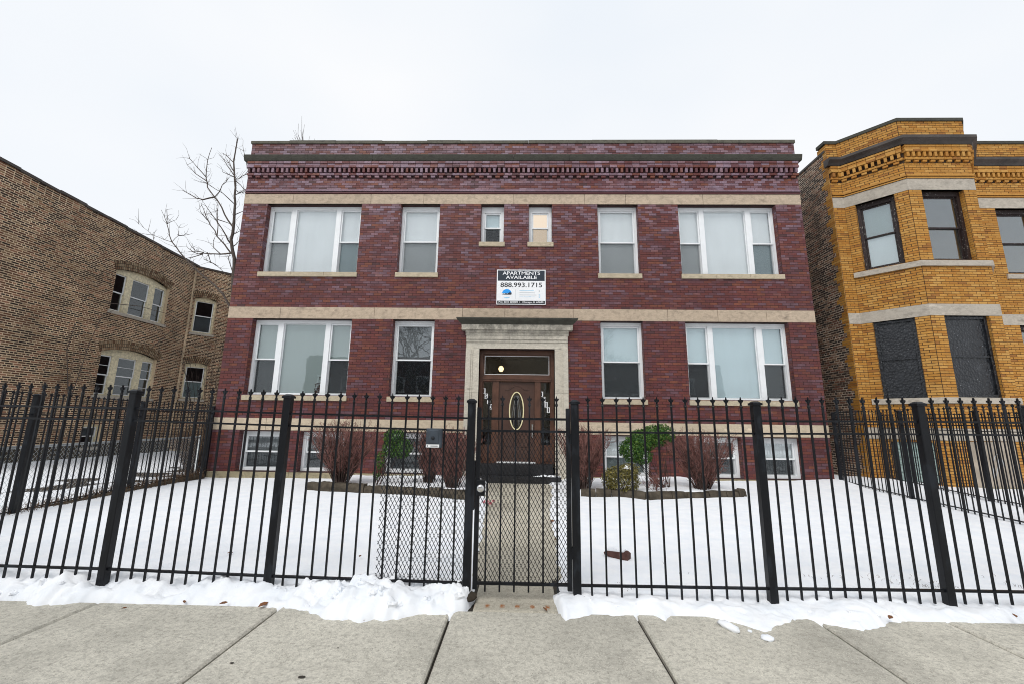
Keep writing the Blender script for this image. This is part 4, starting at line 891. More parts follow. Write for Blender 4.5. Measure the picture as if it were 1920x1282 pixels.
# ============================================================ BUILDINGS ACROSS THE STREET (seen only as reflections in the panes)
for i, (x0, x1, h, mt, lab) in enumerate(((-24, -9, 8.5, 'red_brick_loose', 'plain red brick flats across the street left of the grey house'), (-7, 5, 9.5, 'plywood', 'wide grey stucco house across the street facing the entrance'), (8, 22, 8.0, 'red_brick_loose', 'plain red brick flats across the street right of the grey house'))):
    fo = Fr((0, -24, 0), (1, 0, 0), (0, 1, 0)); hb = thing('street_house', ((x0 + x1) / 2, -28, 0), lab, 'building', 'houses across the street')
    os_ = [(x0 + 1.2 + k * 2.8, x0 + 2.6 + k * 2.8, z, z + 1.8) for k in range(int((x1 - x0 - 2) / 2.8) + 1) for z in (1.2, 4.6) if x0 + 2.6 + k * 2.8 < x1 - .4]
    m = MB(); backing(m, fo, x0, x1, -.2, h, os_, .3); m.box(x0 + .01, x1 - .01, -.2, h - .01, -33, -24.32); m.build('wall', mt, hb)
    for (a, b, c, d) in os_:
        w_ = frame_of(MB(), fo, a + .003, b - .003, c + .003, d - .003, -.2, -.05, .1).build('window', 'vinyl', hb); MB().box(a + .1, b - .1, c + .1, d - .1, -.15, -.14, fo).build('pane', 'glass_dark', w_)

# ============================================================ IRON FENCES
def picket_mesh(z0, z1, r=.0070):
    m = MB(); m.box(-r, r, z0, z1, -r, r); return m.mesh('picket', 'iron')
def finial_mesh():
    """cast spear with two curling barbs and a collar; origin at the collar's foot"""
    m = MB(); half = [(.0, .096), (.0055, .078), (.0085, .066), (.0115, .063), (.0205, .0735), (.0225, .066), (.0165, .052), (.0085, .046), (.0062, .036), (.0062, .022)]
    pts = half + [(-x, z) for x, z in half[:0:-1]]; m.prism(pts, -.0045, .0045)
    m.prism([(x * .55, z) for x, z in pts], -.009, .009)
    m.lathe([(.008, -.002), (.0125, .004), (.0135, .010), (.0105, .018), (.0125, .023), (.008, .028)], (0, 0, 0), 8); return m.mesh('finial', 'iron')
FIN = finial_mesh(); RPK = random.Random(77)
def post_mesh(h, half=.033, cap='flat'):
    m = MB(); c = .004
    m.prism([(-half + c, -half), (half - c, -half), (half, -half + c), (half, half - c), (half - c, half), (-half + c, half), (-half, half - c), (-half, -half + c)], 0, h - .02, Fr((0, 0, 0), (1, 0, 0), (0, 0, 1)))
    m.v = [Vector((v.x, v.y, v.z)) for v in m.v]
    return m
def mk_post(h, half=.033):
    m = MB(); c = .005; n = [(-half + c, -half), (half - c, -half), (half, -half + c), (half, half - c), (half - c, half), (-half + c, half), (-half, half - c), (-half, -half + c)]
    i = len(m.v); m.v = [Vector((x, y, 0)) for x, y in n] + [Vector((x, y, h - .03)) for x, y in n]; m.f = [tuple(range(8)), tuple(range(15, 7, -1))] + [(k, (k + 1) % 8, 8 + (k + 1) % 8, 8 + k) for k in range(8)]
    return m.mesh('post', 'iron')
def mk_cap(h, half=.033, ball=False):
    m = MB(); o = half + .009
    m.box(-o, o, h - .03, h - .010, -o, o); i = len(m.v); a = o - .004; b = o * .45
    m.v += [Vector((x * a, y * a, h - .010)) for x, y in ((-1, -1), (1, -1), (1, 1), (-1, 1))] + [Vector((x * b, y * b, h + .006)) for x, y in ((-1, -1), (1, -1), (1, 1), (-1, 1))]
    m.f += [(i + k, i + (k + 1) % 4, i + 4 + (k + 1) % 4, i + 4 + k) for k in range(4)] + [(i + 4, i + 5, i + 6, i + 7)]
    if ball: m.lathe([(.008, h), (.012, h + .012), (.028, h + .028), (.034, h + .05), (.026, h + .072), (.004, h + .085)], (0, 0, 0), 12)
    return m.mesh('cap', 'iron')
def rail(parent, p, q, z0, z1, hh=.008, hw=.014, name='rail'):
    d = Vector((q[0] - p[0], q[1] - p[1], 0)); L = d.length; d.normalize(); n = Vector((d.y, -d.x, 0)); m = MB()
    A, Bv = Vector((p[0], p[1], z0)), Vector((q[0], q[1], z1)); i = 0
    m.v = [c + n * a * hw + Vector((0, 0, b * hh)) for c in (A, Bv) for a, b in ((-1, -1), (1, -1), (1, 1), (-1, 1))]
    m.f = [(0, 1, 2, 3), (7, 6, 5, 4)] + [(k, (k + 1) % 4, 4 + (k + 1) % 4, 4 + k) for k in range(4)]
    return m.build(name, 'iron', parent)
_cache = {}
def fence_run(root, posts, gaps, top, zr, dz=lambda x, y: 0.0, zbase=lambda x, y: 0.0, half=.033, pb=.03, fin=True, ball=False, skip_first=False):
    """posts: plan points; gaps: picket spaces per bay; zr: rail heights; top: (post, picket tip)"""
    for i, (x, y) in enumerate(posts):
        if skip_first and i == 0: continue
        z = zbase(x, y) - .06; h = top[0] + dz(x, y) - z; rz = math.atan2(posts[min(i + 1, len(posts) - 1)][1] - posts[max(i - 1, 0)][1], posts[min(i + 1, len(posts) - 1)][0] - posts[max(i - 1, 0)][0])
        p = put('post', mk_post(h, half), root, (x, y, z), rz); put('cap', mk_cap(h, half, ball), p, (x, y, z), rz)
    for i in range(len(posts) - 1):
        p, q = posts[i], posts[i + 1]; n = gaps[i]; d = math.hypot(q[0] - p[0], q[1] - p[1]); ux, uy = (q[0] - p[0]) / d, (q[1] - p[1]) / d; rz = math.atan2(uy, ux)
        a = (p[0] + ux * half, p[1] + uy * half); b = (q[0] - ux * half, q[1] - uy * half)
        for z in zr: rail(root, a, b, z + dz(*a), z + dz(*b))
        for k in range(1, n):
            x, y = p[0] + ux * d * k / n, p[1] + uy * d * k / n; o = dz(x, y); zt = top[1] - .096
            key = (round(zt, 3), round(pb, 3))
            if key not in _cache: _cache[key] = picket_mesh(pb, zt + .004)
            pk = put('picket', _cache[key], root, (x, y, o + RPK.uniform(-.004, .004)), rz)
            if fin: put('finial', FIN, pk, (x, y, o + zt), rz)
            pk.rotation_euler = (RPK.gauss(0, .0022), RPK.gauss(0, .0022), rz)
FY = 3.8
def fdz(x, y): return .058 * sstep(-.4, -4.6, x) + .026 * sstep(.6, 4.6, x)
top_f = (1.622, 1.664); zr_f = (1.458, 1.352, .126)
fl = thing('iron_fence', (-2.6, FY, 0), 'black spear-topped iron front fence left of the gate, partly backed with mesh', 'fence', 'black iron fences around the yard')
fence_run(fl, [(-6.80, FY), (-4.95, FY), (-3.483, FY), (-2.080, FY), (-.434, FY)], [16, 12, 12, 14], top_f, zr_f, fdz, lambda x, y: .05 * sstep(-1, -4, x))
fr_ = thing('iron_fence', (2.7, FY, 0), 'black spear-topped iron front fence right of the gate', 'fence', 'black iron fences around the yard')
fence_run(fr_, [(.470, FY), (2.043, FY), (3.436, FY), (4.90, FY), (6.82, FY)], [13, 12, 12, 16], top_f, zr_f, fdz)
def clip_seg(p, d, x0, x1, z0, z1):
    t0, t1 = -1e9, 1e9
    for q, v, lo, hi in ((p[0], d[0], x0, x1), (p[1], d[1], z0, z1)):
        if abs(v) < 1e-9:
            if not lo <= q <= hi: return None
            continue
        a, b = (lo - q) / v, (hi - q) / v; t0, t1 = max(t0, min(a, b)), min(t1, max(a, b))
    return (t0, t1) if t1 - t0 > 1e-3 else None
def diamond(fr, x0, x1, z0, z1, cw, chh, r, w, mat, parent, name, gap=0.0):
    m = MB(); L = math.hypot(cw, chh); rr = random.Random(5)
    for s in (1, -1):
        d = (s * cw / L, chh / L); k = x0 - (z1 - z0) * cw / chh - cw; end = x1 + (z1 - z0) * cw / chh + cw
        while k < end:
            c = clip_seg((k, z0), d, x0, x1, z0, z1)
            if c:
                off = w + s * r * .55
                m.tube([fr.p(k + d[0] * t, z0 + d[1] * t, off) for t in c], r, 4)
            k += cw
    return m.build(name, mat, parent)
FG = Fr((0, FY, 0), (1, 0, 0), (0, -1, 0))
tag(diamond(FG, -1.20, -.470, .135, 1.35, .0335, .063, .0026, -.016, 'iron', fl, 'mesh_panel'), kind='stuff')
# gate
gt = thing('gate', (.02, FY, 0), 'narrow black iron gate with diamond mesh between its two square posts', 'gate')
for x in (-.366, .412): put('stile', (lambda m: m.box(-.019, .019, .085, 1.553, -.019, .019).mesh('stile', 'iron'))(MB()), gt, (x, FY, 0))
for z in (1.458, 1.352, .128): rail(gt, (-.347, FY), (.393, FY), z, z, .010)
for k in range(6):
    x = -.283 + .119 * k; pk = put('picket', _cache[(round(1.664 - .096, 3), .03)], gt, (x, FY, .035)); put('finial', FIN, pk, (x, FY, 1.568))
tag(diamond(FG, -.347, .393, .135, 1.35, .0335, .063, .0026, -.016, 'iron', gt, 'mesh_panel'), kind='stuff')
MB().cham(-.372, -.300, .815, .945, .0, .045, .006, FG).build('lock_box', 'iron', gt)
MB().lathe([(.010, .04), (.013, .055), (.030, .062), (.034, .078), (.030, .094), (.016, .100)], FG.p(-.333, .882, 0), 18, 'y').build('knob', 'chrome', gt, True)
for z in (.33, 1.25): MB().box(.425, .437, z, z + .09, -.012, .03, FG).build('hinge', 'iron', gt)
MB().box(-.405, -.388, .70, 1.10, -.02, .035, FG).build('strike_plate', 'iron', fl)
# intercom box wired to the fence
ib = thing('intercom_box', (-.749, FY - .03, 1.2), 'small slate-grey metal intercom box with white label on the fence beside the gate', 'intercom')
MB().cham(-.818, -.680, 1.203, 1.367, .012, .055, .008, FG).build('housing', 'iron_grey', ib)
MB().cham(-.792, -.706, 1.243, 1.352, .050, .060, .004, FG).build('cover_plate', 'iron_grey', ib)
MB().lathe([(.010, .058), (.015, .062), (.012, .068), (.004, .070)], FG.p(-.756, 1.285, 0), 14, 'y').build('call_button', 'black_print', ib)
MB().box(-.814, -.700, 1.207, 1.232, .054, .057, FG).build('name_label', 'white_print', ib)
MB().box(-.806, -.797, 1.214, 1.224, .0565, .058, FG).box(-.775, -.712, 1.216, 1.222, .0565, .058, FG).build('label_print', 'navy_print', ib)
# side fences
sl_ = thing('iron_fence', (-7.6, 8, 0), 'black iron side fence receding along the left edge of the yard to the building', 'fence', 'black iron fences around the yard')
fence_run(sl_, [(-6.80, FY), (-7.28, 6.30), (-7.78, 8.70), (-8.05, 11.12)], [21, 20, 20], (1.80, 1.84), (1.62, 1.50, .13), lambda x, y: -.045 + .0 * y, lambda x, y: .0 - .07 * sstep(6, 11, y), skip_first=True)
sr_ = thing('iron_fence', (7.6, 8, 0), 'black iron side fence receding along the right edge of the yard to the building', 'fence', 'black iron fences around the yard')
fence_run(sr_, [(6.82, FY), (7.20, 6.35), (7.50, 8.72), (7.88, 11.08)], [21, 20, 20], (1.765, 1.80), (1.60, 1.48, .12), lambda x, y: .03 * sstep(8, 11, y), lambda x, y: .02 + .06 * sstep(9, 11, y), skip_first=True)
nf = thing('iron_fence', (9.2, 9, 0), 'black iron fence with ball-topped posts in front of the yellow brick building', 'fence', 'black iron fences around the yard')
fence_run(nf, [(8.55, 6.0), (8.85, 8.60), (9.42, 11.55)], [20, 23], (1.78, 1.74), (1.55, 1.38, .14), lambda x, y: .04 * sstep(8, 11, y), lambda x, y: .04, half=.036, ball=True)
# chain-link fence beside the left iron fence
cl = thing('chain_link_fence', (-7.8, 8, 0), 'low grey chain-link fence just behind the left iron fence', 'fence')
cp_ = [(-7.0, 3.8), (-7.46, 6.3), (-7.92, 8.7), (-8.17, 10.95)]
for i in range(3):
    p, q = cp_[i], cp_[i + 1]; d = Vector((q[0] - p[0], q[1] - p[1], 0)); L = d.length; fr = Fr((p[0], p[1], 0), d, (d.y, -d.x, 0))
    MB().tube([fr.p(0, .97, 0), fr.p(L, .97, 0)], .021, 8).build('top_rail', 'galv', cl)
    tag(diamond(fr, 0, L, .03, .96, .075, .075, .0021, .0, 'galv', cl, 'wire_mesh'), kind='stuff')
for x, y in (cp_[0], cp_[3]): MB().tube([(x, y, -.1), (x, y, 1.0), (x, y, 1.015)], [.028, .028, .012], 10, True).build('post', 'galv', cl, True)
# low kerb with weeds under the left fences
ek = MB()
for a, b in zip(cp_, cp_[1:]):
    u = Vector((b[0] - a[0], b[1] - a[1], 0)); L = u.length; ek.box(0, L, -.1, .055, -.24, -.10, Fr((a[0], a[1], 0), u, (-u.y, u.x, 0)))
tag(ek.build('edging_kerb', 'edging'), 'low dark kerb with thin snow running under the left side fence', 'kerb')
wr = random.Random(31); wm = MB()
for i in range(1200):
    t = wr.random() * 2.99; k = int(t); f = t - k; x = cp_[k][0] + (cp_[k + 1][0] - cp_[k][0]) * f + wr.uniform(-.12, .32); y = cp_[k][1] + (cp_[k + 1][1] - cp_[k][1]) * f
    h = wr.uniform(.05, .22) * (1.6 if y > 9.3 else 1); a = wr.uniform(0, 6.28); s = wr.uniform(.3, 1.1)
    wm.tube([(x, y, -.03), (x + math.cos(a) * h * s * .4, y + math.sin(a) * h * s * .4, h * .6), (x + math.cos(a) * h * s, y + math.sin(a) * h * s, h * .8)], [.004, .003, .001], 3)
tag(wm.build('dry_weeds', 'weed'), 'dry brown weeds and leaves along the foot of the left side fence', 'weeds', kind='stuff')

gr = MB(); wr = random.Random(71)
for i in range(420):
    x, y = wr.uniform(.8, 4.6), 3.86 + abs(wr.gauss(0, .28)); x += .2 * nz(x, y, 3); 
    if nz(x, y, 2.2, 8) < .22: continue
    h = wr.uniform(.012, .030); a = wr.uniform(0, 6.28); z = yard_z(x, y, False)
    gr.tube([(x, y, z - .01), (x + math.cos(a) * h * .4, y + math.sin(a) * h * .4, z + h * .7), (x + math.cos(a) * h, y + math.sin(a) * h, z + h * .8)], [.0016, .0012, .0006], 3)
tag(gr.build('grass_blades', 'weed'), 'sparse grass blades poking through the snow behind the right front fence', 'grass', kind='stuff')

# ============================================================ PLANTS
def twiggy(base, rx, h, n, seed, label, name='bare_shrub', mats=('stem_brown', 'twig_red'), lean=0.0, group='bare shrubs in the beds'):
    r = random.Random(seed); root = thing(name, base, label, 'shrub', group); S, T = MB(), MB(); b = Vector(base)
    for i in range(n):
        a = r.uniform(0, 6.283); sp = r.random() ** .5; R_ = rx * sp
        st = b + Vector((math.cos(a) * .10 * sp, math.sin(a) * .10 * sp, -.06)); hh = h * r.uniform(.80, 1.0) * (1 - .16 * sp * sp) * (.93 + .13 * noise.noise(Vector((math.cos(a) * 1.6, math.sin(a) * 1.6, seed * 3.1))))
        en = b + Vector((math.cos(a) * R_ + lean * hh, math.sin(a) * R_ * .75, hh)); mid = st.lerp(en, .45) + Vector((math.cos(a), math.sin(a) * .75, 0)) * (-.16 * R_) + rvec(r) * .02
        pts = []
        for t in [k / 6 for k in range(7)]:
            p = st * (1 - t) ** 2 + mid * 2 * t * (1 - t) + en * t * t; pts.append(p + rvec(r) * .008)
        S.tube(pts, [.010 - .0013 * k for k in range(7)], 4)
        for j in range(r.randint(9, 13)):
            t = r.uniform(.22, .98); k = min(5, int(t * 6)); p = pts[k].lerp(pts[k + 1], t * 6 - k); d = (pts[k + 1] - pts[k]).normalized(); L = r.uniform(.16, .34) * (1.2 - .5 * t)
            q = p + (d * .8 + rvec(r) * .38 + Vector((0, 0, .35))).normalized() * L
            if q.z > b.z + h: q.z = b.z + h - r.uniform(0, .08)
            T.tube([p, p.lerp(q, .5) + rvec(r) * .012, q], [.0042, .0034, .0024], 3)
            for w in range(3):
                s_ = p.lerp(q, r.uniform(.3, .95)); e_ = s_ + ((q - p).normalized() * .6 + rvec(r) * .5 + Vector((0, 0, .3))).normalized() * r.uniform(.05, .13); T.tube([s_, e_], [.0032, .0020], 3)
    S.build('stems', mats[0], root); tag(T.build('twigs', mats[1], root), kind='stuff'); return root
twiggy((-3.85, 9.45, .06), .86, 1.50, 105, 1, 'broad reddish bare twig shrub in the left bed under the triple window')
twiggy((-1.40, 9.15, .06), .55, 1.32, 80, 2, 'dense upright reddish bare shrub seen through the mesh left of the gate')
twiggy((-2.05, 9.9, .06), .38, 1.28, 55, 3, 'smaller bare shrub behind the intercom box close to the wall')
twiggy((1.33, 9.35, .06), .66, 1.47, 90, 4, 'dense reddish bare shrub just right of the gate post')
twiggy((3.78, 9.3, .06), .74, 1.38, 95, 5, 'broad reddish bare shrub at the right end of the right bed')
twiggy((2.70, 9.05, .06), .10, .34, 5, 6, 'tiny leafless sprig standing in the snow of the right bed')
def leaves(m, r, blobs, n, size, shell=.55):
    wts = [b[3] * b[4] * b[5] for b in blobs]
    for i in range(n):
        b = r.choices(blobs, wts)[0]; d = rvec(r).normalized(); q = r.uniform(shell, 1.0) ** .6
        c = Vector(b[:3]) + Vector((d.x * b[3], d.y * b[4], d.z * b[5])) * q * (1 + .28 * noise.noise(d * 2.6 + Vector(b[:3]) * 3))
        a = (d * .8 + rvec(r) * .6).normalized(); t = a.cross(rvec(r)).normalized(); s = a.cross(t); L = size * r.uniform(.7, 1.3)
        m.poly([c - t * L * .5, c + s * L * .32 + a * L * .08, c + t * L * .5, c - s * L * .32 + a * L * .08])
def leafy(base, blobs, n, size, mat, seed, label, stems, group, name='evergreen_shrub'):
    r = random.Random(seed); root = thing(name, base, label, 'shrub', group); m = MB(); leaves(m, r, blobs, n, size); tag(m.build('foliage', mat, root), kind='stuff')
    s = MB(); b = Vector(base)
    for i in range(stems):
        bl = r.choice(blobs); e_ = Vector(bl[:3]) + Vector((r.uniform(-.6, .6) * bl[3], r.uniform(-.6, .6) * bl[4], r.uniform(-.3, .5) * bl[5])); st = b + Vector((r.uniform(-.08, .08), r.uniform(-.06, .06), -.05)); md = st.lerp(e_, .5) + Vector((0, 0, -.06)) + rvec(r) * .03
        s.tube([st, st.lerp(md, .5) + rvec(r) * .015, md, md.lerp(e_, .5) + rvec(r) * .02, e_], [.010, .008, .007, .005, .003], 4)
    s.build('stems', 'stem_brown', root); return root
leafy((-3.05, 9.36, .06), [(-2.74, 9.42, 1.08, .24, .22, .20), (-2.56, 9.40, .86, .22, .2, .22), (-2.80, 9.40, .88, .18, .18, .22), (-3.0, 9.38, .60, .10, .10, .20), (-3.06, 9.36, .32, .07, .08, .12)], 4300, .040, 'leaf_box', 41, 'narrow green boxwood beside the big bare shrub in the left bed', 16, 'evergreens in the beds')
leafy((3.10, 9.5, .06), [(2.40, 9.45, .90, .27, .26, .27), (2.60, 9.48, 1.08, .30, .28, .25), (2.88, 9.5, 1.19, .30, .28, .23), (3.10, 9.5, 1.22, .24, .24, .21), (2.60, 9.45, .78, .22, .2, .20), (2.22, 9.45, .86, .12, .14, .14), (3.0, 9.5, 1.36, .12, .12, .10)], 8200, .042, 'leaf_box', 42, 'bright green boxwood arching over its bare stems in the right bed', 20, 'evergreens in the beds')
ever = leafy((2.02, 8.95, .06), [(2.02, 8.95, .32, .36, .3, .30), (2.18, 8.95, .50, .22, .2, .18), (1.82, 8.95, .36, .2, .2, .22)], 5600, .034, 'leaf_ever', 43, 'low rounded yellowish evergreen shrub in front of the basement window', 14, 'evergreens in the beds')
tag(sheet(arange(2.04, 2.24, .02), arange(8.82, 9.0, .02), lambda x, y: .585 + .05 * max(-.6, 1 - ((x - 2.14) / .08) ** 2 - ((y - 8.91) / .07) ** 2) + .02 * nz(x, y, 20), 'snow_cap', 'snow', ever))

# bare tree in the gap left of the building
TREE_A = [[(-10.25,14.2,6.48),(-10.26,14.14,7.01),(-10.41,14.08,7.7),(-10.37,14.02,8.2),(-10.38,13.96,9.09),(-10.47,13.9,9.94),(-10.59,13.85,10.65),(-10.51,13.79,11.53)],[(-10.54,14.2,8.28),(-11.22,14.21,9.27),(-11.69,14.23,9.83),(-11.85,14.24,10.24),(-11.89,14.25,11.03),(-11.82,14.27,11.51)],[(-11.82,14.2,10.27),(-12.1,14.12,10.58),(-12.4,14.04,10.89)],[(-11.75,14.2,10.07),(-12.28,14.26,10.41),(-12.7,14.32,10.82)],[(-11.33,14.2,9.44),(-11.83,14.26,9.35),(-12.12,14.31,9.43),(-12.77,14.37,9.81)],[(-11.31,14.2,9.46),(-10.91,13.94,9.73),(-10.52,13.68,9.92)],[(-10.57,14.2,9.16),(-10.84,13.91,9.4),(-11.21,13.62,9.62)],[(-10.45,14.2,7.27),(-11.16,14.35,7.96),(-11.72,14.5,8.67),(-12.18,14.66,9.36)],[(-11.48,14.2,8.52),(-11.62,13.98,8.74)],[(-10.52,14.2,7.61),(-10.63,14.08,7.84),(-10.94,13.96,8.36),(-11.34,13.84,8.89)],[(-11.05,14.2,7.89),(-11.35,14.5,8.67),(-11.69,14.79,9.59)],[(-10.26,14.2,6.52),(-10.49,14.18,6.96),(-10.42,14.16,7.24)],[(-10.42,14.2,7.23),(-10.92,14.32,7.27),(-11.66,14.44,7.32),(-12.14,14.56,7.42),(-12.48,14.69,7.66)],[(-11.47,14.2,7.27),(-11.75,14.19,7.33),(-11.95,14.17,7.54)],[(-11.47,14.2,7.22),(-12.14,14.32,7.09)],[(-10.66,14.2,10.14),(-10.3,13.99,10.09),(-9.93,13.78,10.23)],[(-10.66,14.2,10.12),(-10.33,14.32,9.74)],[(-10.25,14.2,10.58),(-10.62,14.42,11.25),(-10.91,14.64,11.85)],[(-10.75,14.2,10.32),(-11.05,14.21,10.69),(-11.38,14.23,11.12)],[(-10.85,14.2,10.86),(-11.48,14.42,11.38)],[(-10.78,14.2,10.48),(-11.25,14.35,11.1)],[(-10.69,14.2,10.22),(-10.89,13.81,10.2)],[(-11.11,14.2,8.52),(-10.75,14.43,8.47)],[(-10.62,14.2,9.71),(-10.51,14.26,9.65),(-10.34,14.31,9.7)],[(-10.64,14.2,9.51),(-10.17,14.02,9.61)],[(-10.5,14.2,7.94),(-9.92,13.78,7.91)],[(-10.39,14.2,7.51),(-10.47,14.53,7.85)],[(-10.49,14.2,8.72),(-10.21,14.18,8.86)],[(-10.83,14.2,7.22),(-11.19,14.33,7.52),(-11.36,14.46,7.82)],[(-11.15,14.2,6.92),(-11.12,14.43,6.89),(-10.93,14.65,6.68)],[(-11.29,14.2,7.27),(-11.25,14.33,6.97),(-11.64,14.46,7.13)]]
TREE_B = [[(-10.08,13.6,5.55),(-10.46,13.71,5.85),(-11.24,13.82,6.42),(-11.89,13.93,6.97),(-12.53,14.03,7.6),(-12.9,14.14,8.34),(-13.12,14.25,8.96)],[(-12.41,13.6,8.08),(-12.63,13.51,8.55)],[(-12.14,13.6,7.41),(-13.02,13.78,7.73),(-13.79,13.96,8.26)],[(-12.85,13.6,7.65),(-13.33,13.55,7.72)],[(-12.12,13.6,7.41),(-12.17,13.86,7.76),(-12.44,14.12,8.19)],[(-11.94,13.6,7.64),(-11.88,13.94,7.83)],[(-12.41,13.6,8.09),(-11.8,13.24,8.05)],[(-12.82,13.6,7.61),(-12.44,13.27,7.21)]]

def polytree(root, lines, r0, mat, seed):
    r = random.Random(seed); limb = MB(); tw = MB()
    for i, pl in enumerate(lines):
        P_ = [Vector(p) for p in pl]; pts = []
        for a, b in zip(P_, P_[1:]):
            n = max(2, int((b - a).length / .25))
            for k in range(n): pts.append(a.lerp(b, k / n) + rvec(r) * .012)
        pts.append(P_[-1]); ra = r0 if i == 0 else (r0 * .48 if len(pl) > 3 else r0 * .30); n = len(pts)
        limb.tube(pts, [ra * (1 - .78 * k / n) for k in range(n)], 6 if i == 0 else 5)
        for j in range(int(n * 1.3)):
            k = r.randrange(n // 4, n); d = (pts[min(k + 1, n - 1)] - pts[max(0, k - 1)]).normalized(); e_ = pts[k] + (d * .7 + rvec(r) * .55 + Vector((0, 0, .25))).normalized() * r.uniform(.15, .60)
            tw.tube([pts[k], pts[k].lerp(e_, .5) + rvec(r) * .03, e_], [.008, .005, .0025], 3)
    limb.build('limbs', mat, root, True); tag(tw.build('twigs', mat, root), kind='stuff')
t1 = thing('bare_tree', (-10.0, 14.2, 0), 'tall leafless tree rising behind the left corner of the maroon building', 'tree', 'bare trees')
MB().tube([(-9.75, 14.25, -.1), (-9.8, 14.2, 2.0), (-10.0, 14.22, 4.2), (-10.25, 14.2, 6.5)], [.13, .10, .08, .062], 8).build('trunk', 'bark', t1, True); polytree(t1, TREE_A, .062, 'bark', 51)
t2 = thing('bare_tree', (-9.6, 13.6, 0), 'leafless sapling leaning left over the low brick roofline', 'tree', 'bare trees')
MB().tube([(-9.3, 13.6, -.1), (-9.4, 13.6, 3.0), (-9.65, 13.6, 4.9), TREE_B[0][0]], [.06, .05, .042, .034], 7).build('trunk', 'bark', t2, True); polytree(t2, TREE_B, .034, 'bark', 52)
r = random.Random(60); t3 = thing('bare_tree', (-15.2, 26, 0), 'faint leafless treetop showing above the maroon parapet', 'tree', 'bare trees')
MB().tube([(-15.2, 26, -.1), (-15.3, 26, 9), (-15.1, 26, 16), (-15.1, 26, 20)], [.30, .24, .12, .03], 8).build('trunk', 'bark', t3, True); tm = MB()
for i in range(26):
    z = r.uniform(18.3, 19.9); p = Vector((-15.1, 26, z)); e_ = p + Vector((r.uniform(-1.1, .9), r.uniform(-1, 1), r.uniform(1.0, 2.1))); tm.tube([p, p.lerp(e_, .5) + rvec(r) * .1, e_], [.02, .013, .006], 4)
tm.build('limbs', 'bark', t3)
def branchy(r, m, p, d, L, rad, lvl):
    e_ = p + d * L; m.tube([p, p.lerp(e_, .5) + rvec(r) * L * .05, e_], [rad, rad * .85, rad * .65], 5 if lvl > 2 else 3)
    if lvl == 0: return
    for k in range(3 if lvl > 2 else r.randint(2, 4)): branchy(r, m, p.lerp(e_, r.uniform(.55, 1.0)), (d + rvec(r) * .42 + Vector((0, 0, .12))).normalized(), L * r.uniform(.58, .80), rad * .58, lvl - 1)
for i, (x, y, lab) in enumerate(((-6.5, -3.2, 'tall bare street tree on the parkway left of the viewer'), (3.5, -3.0, 'bare street tree on the parkway right of the viewer'), (-2.0, -18.5, 'bare street tree across the road facing the entrance'), (9.5, -18.0, 'bare street tree across the road towards the right'))):
    r = random.Random(90 + i); tt = thing('street_tree', (x, y, -.1), lab, 'tree', 'bare street trees'); MB().tube([(x, y, -.1), (x + .05, y, 1.5), (x, y, 3.2)], [.24, .19, .16], 8).build('trunk', 'bark', tt, True); cm = MB()
    for k in range(4): branchy(r, cm, Vector((x, y, 2.6 + .2 * k)), (Vector((0, 0, 1)) + rvec(r) * .4).normalized(), 2.3, .09, 5)
    cm.build('limbs', 'bark', tt)
# tangled undergrowth between chain-link fence and the corner of the building, and twigs in front of the angled windows
twiggy((-8.75, 11.6, -.05), .70, 1.45, 60, 7, 'tangle of dead brush in the corner behind the chain-link fence', 'dead_brush', ('bark', 'weed'), 0, 'dead brush by the left fence')
twiggy((-9.5, 13.0, -.05), 1.0, 4.6, 16, 8, 'tall spindly dead brush in front of the angled brick wall', 'dead_brush', ('bark_dark', 'bark_dark'), -.05, 'dead brush by the left fence')

# ============================================================ GARDEN EDGING
def edging(pts, label, seed):
    r = random.Random(seed); root = thing('garden_edging', (pts[0][0], pts[0][1], 0), label, 'edging', 'stone edging of the beds')
    for a, b in zip(pts, pts[1:]):
        u = Vector((b[0] - a[0], b[1] - a[1], 0)); L = u.length; fr = Fr((a[0], a[1], 0), u, (u.y, -u.x, 0)); x = 0
        while x < L - .08:
            l = min(r.uniform(.24, .48), L - x); h = r.uniform(.15, .19); t = r.uniform(-.012, .012); m = MB()
            n = 5; ring = []
            for k in range(n + 1):
                xx = x + .006 + (l - .012) * k / n; j = r.uniform(-.008, .008)
                ring.append([fr.p(xx, -.06, .07 + j), fr.p(xx, h * .6 + j, .085 + j), fr.p(xx, h + j + t * k / n, .06 + j), fr.p(xx, h + .004 + j + t * k / n, -.07 + j), fr.p(xx, -.06, -.08)])
            m.v = [p for q in ring for p in q]
            for k in range(n):
                for q in range(5): m.f.append((k * 5 + q, k * 5 + (q + 1) % 5, (k + 1) * 5 + (q + 1) % 5, (k + 1) * 5 + q))
            m.f += [(0, 1, 2, 3, 4), tuple(n * 5 + q for q in (4, 3, 2, 1, 0))]; m.build('edging_stone', 'edging', root); x += l
edging([(-4.36, 9.10), (-2.9, 8.78), (-1.8, 8.54), (-.84, 8.24)], 'mossy stone edging along the front of the left bed', 3)
edging([(1.20, 8.90), (2.1, 8.76), (2.4, 8.48), (3.6, 8.68), (4.34, 8.86), (4.60, 9.4)], 'mossy stone edging along the front of the right bed', 4)

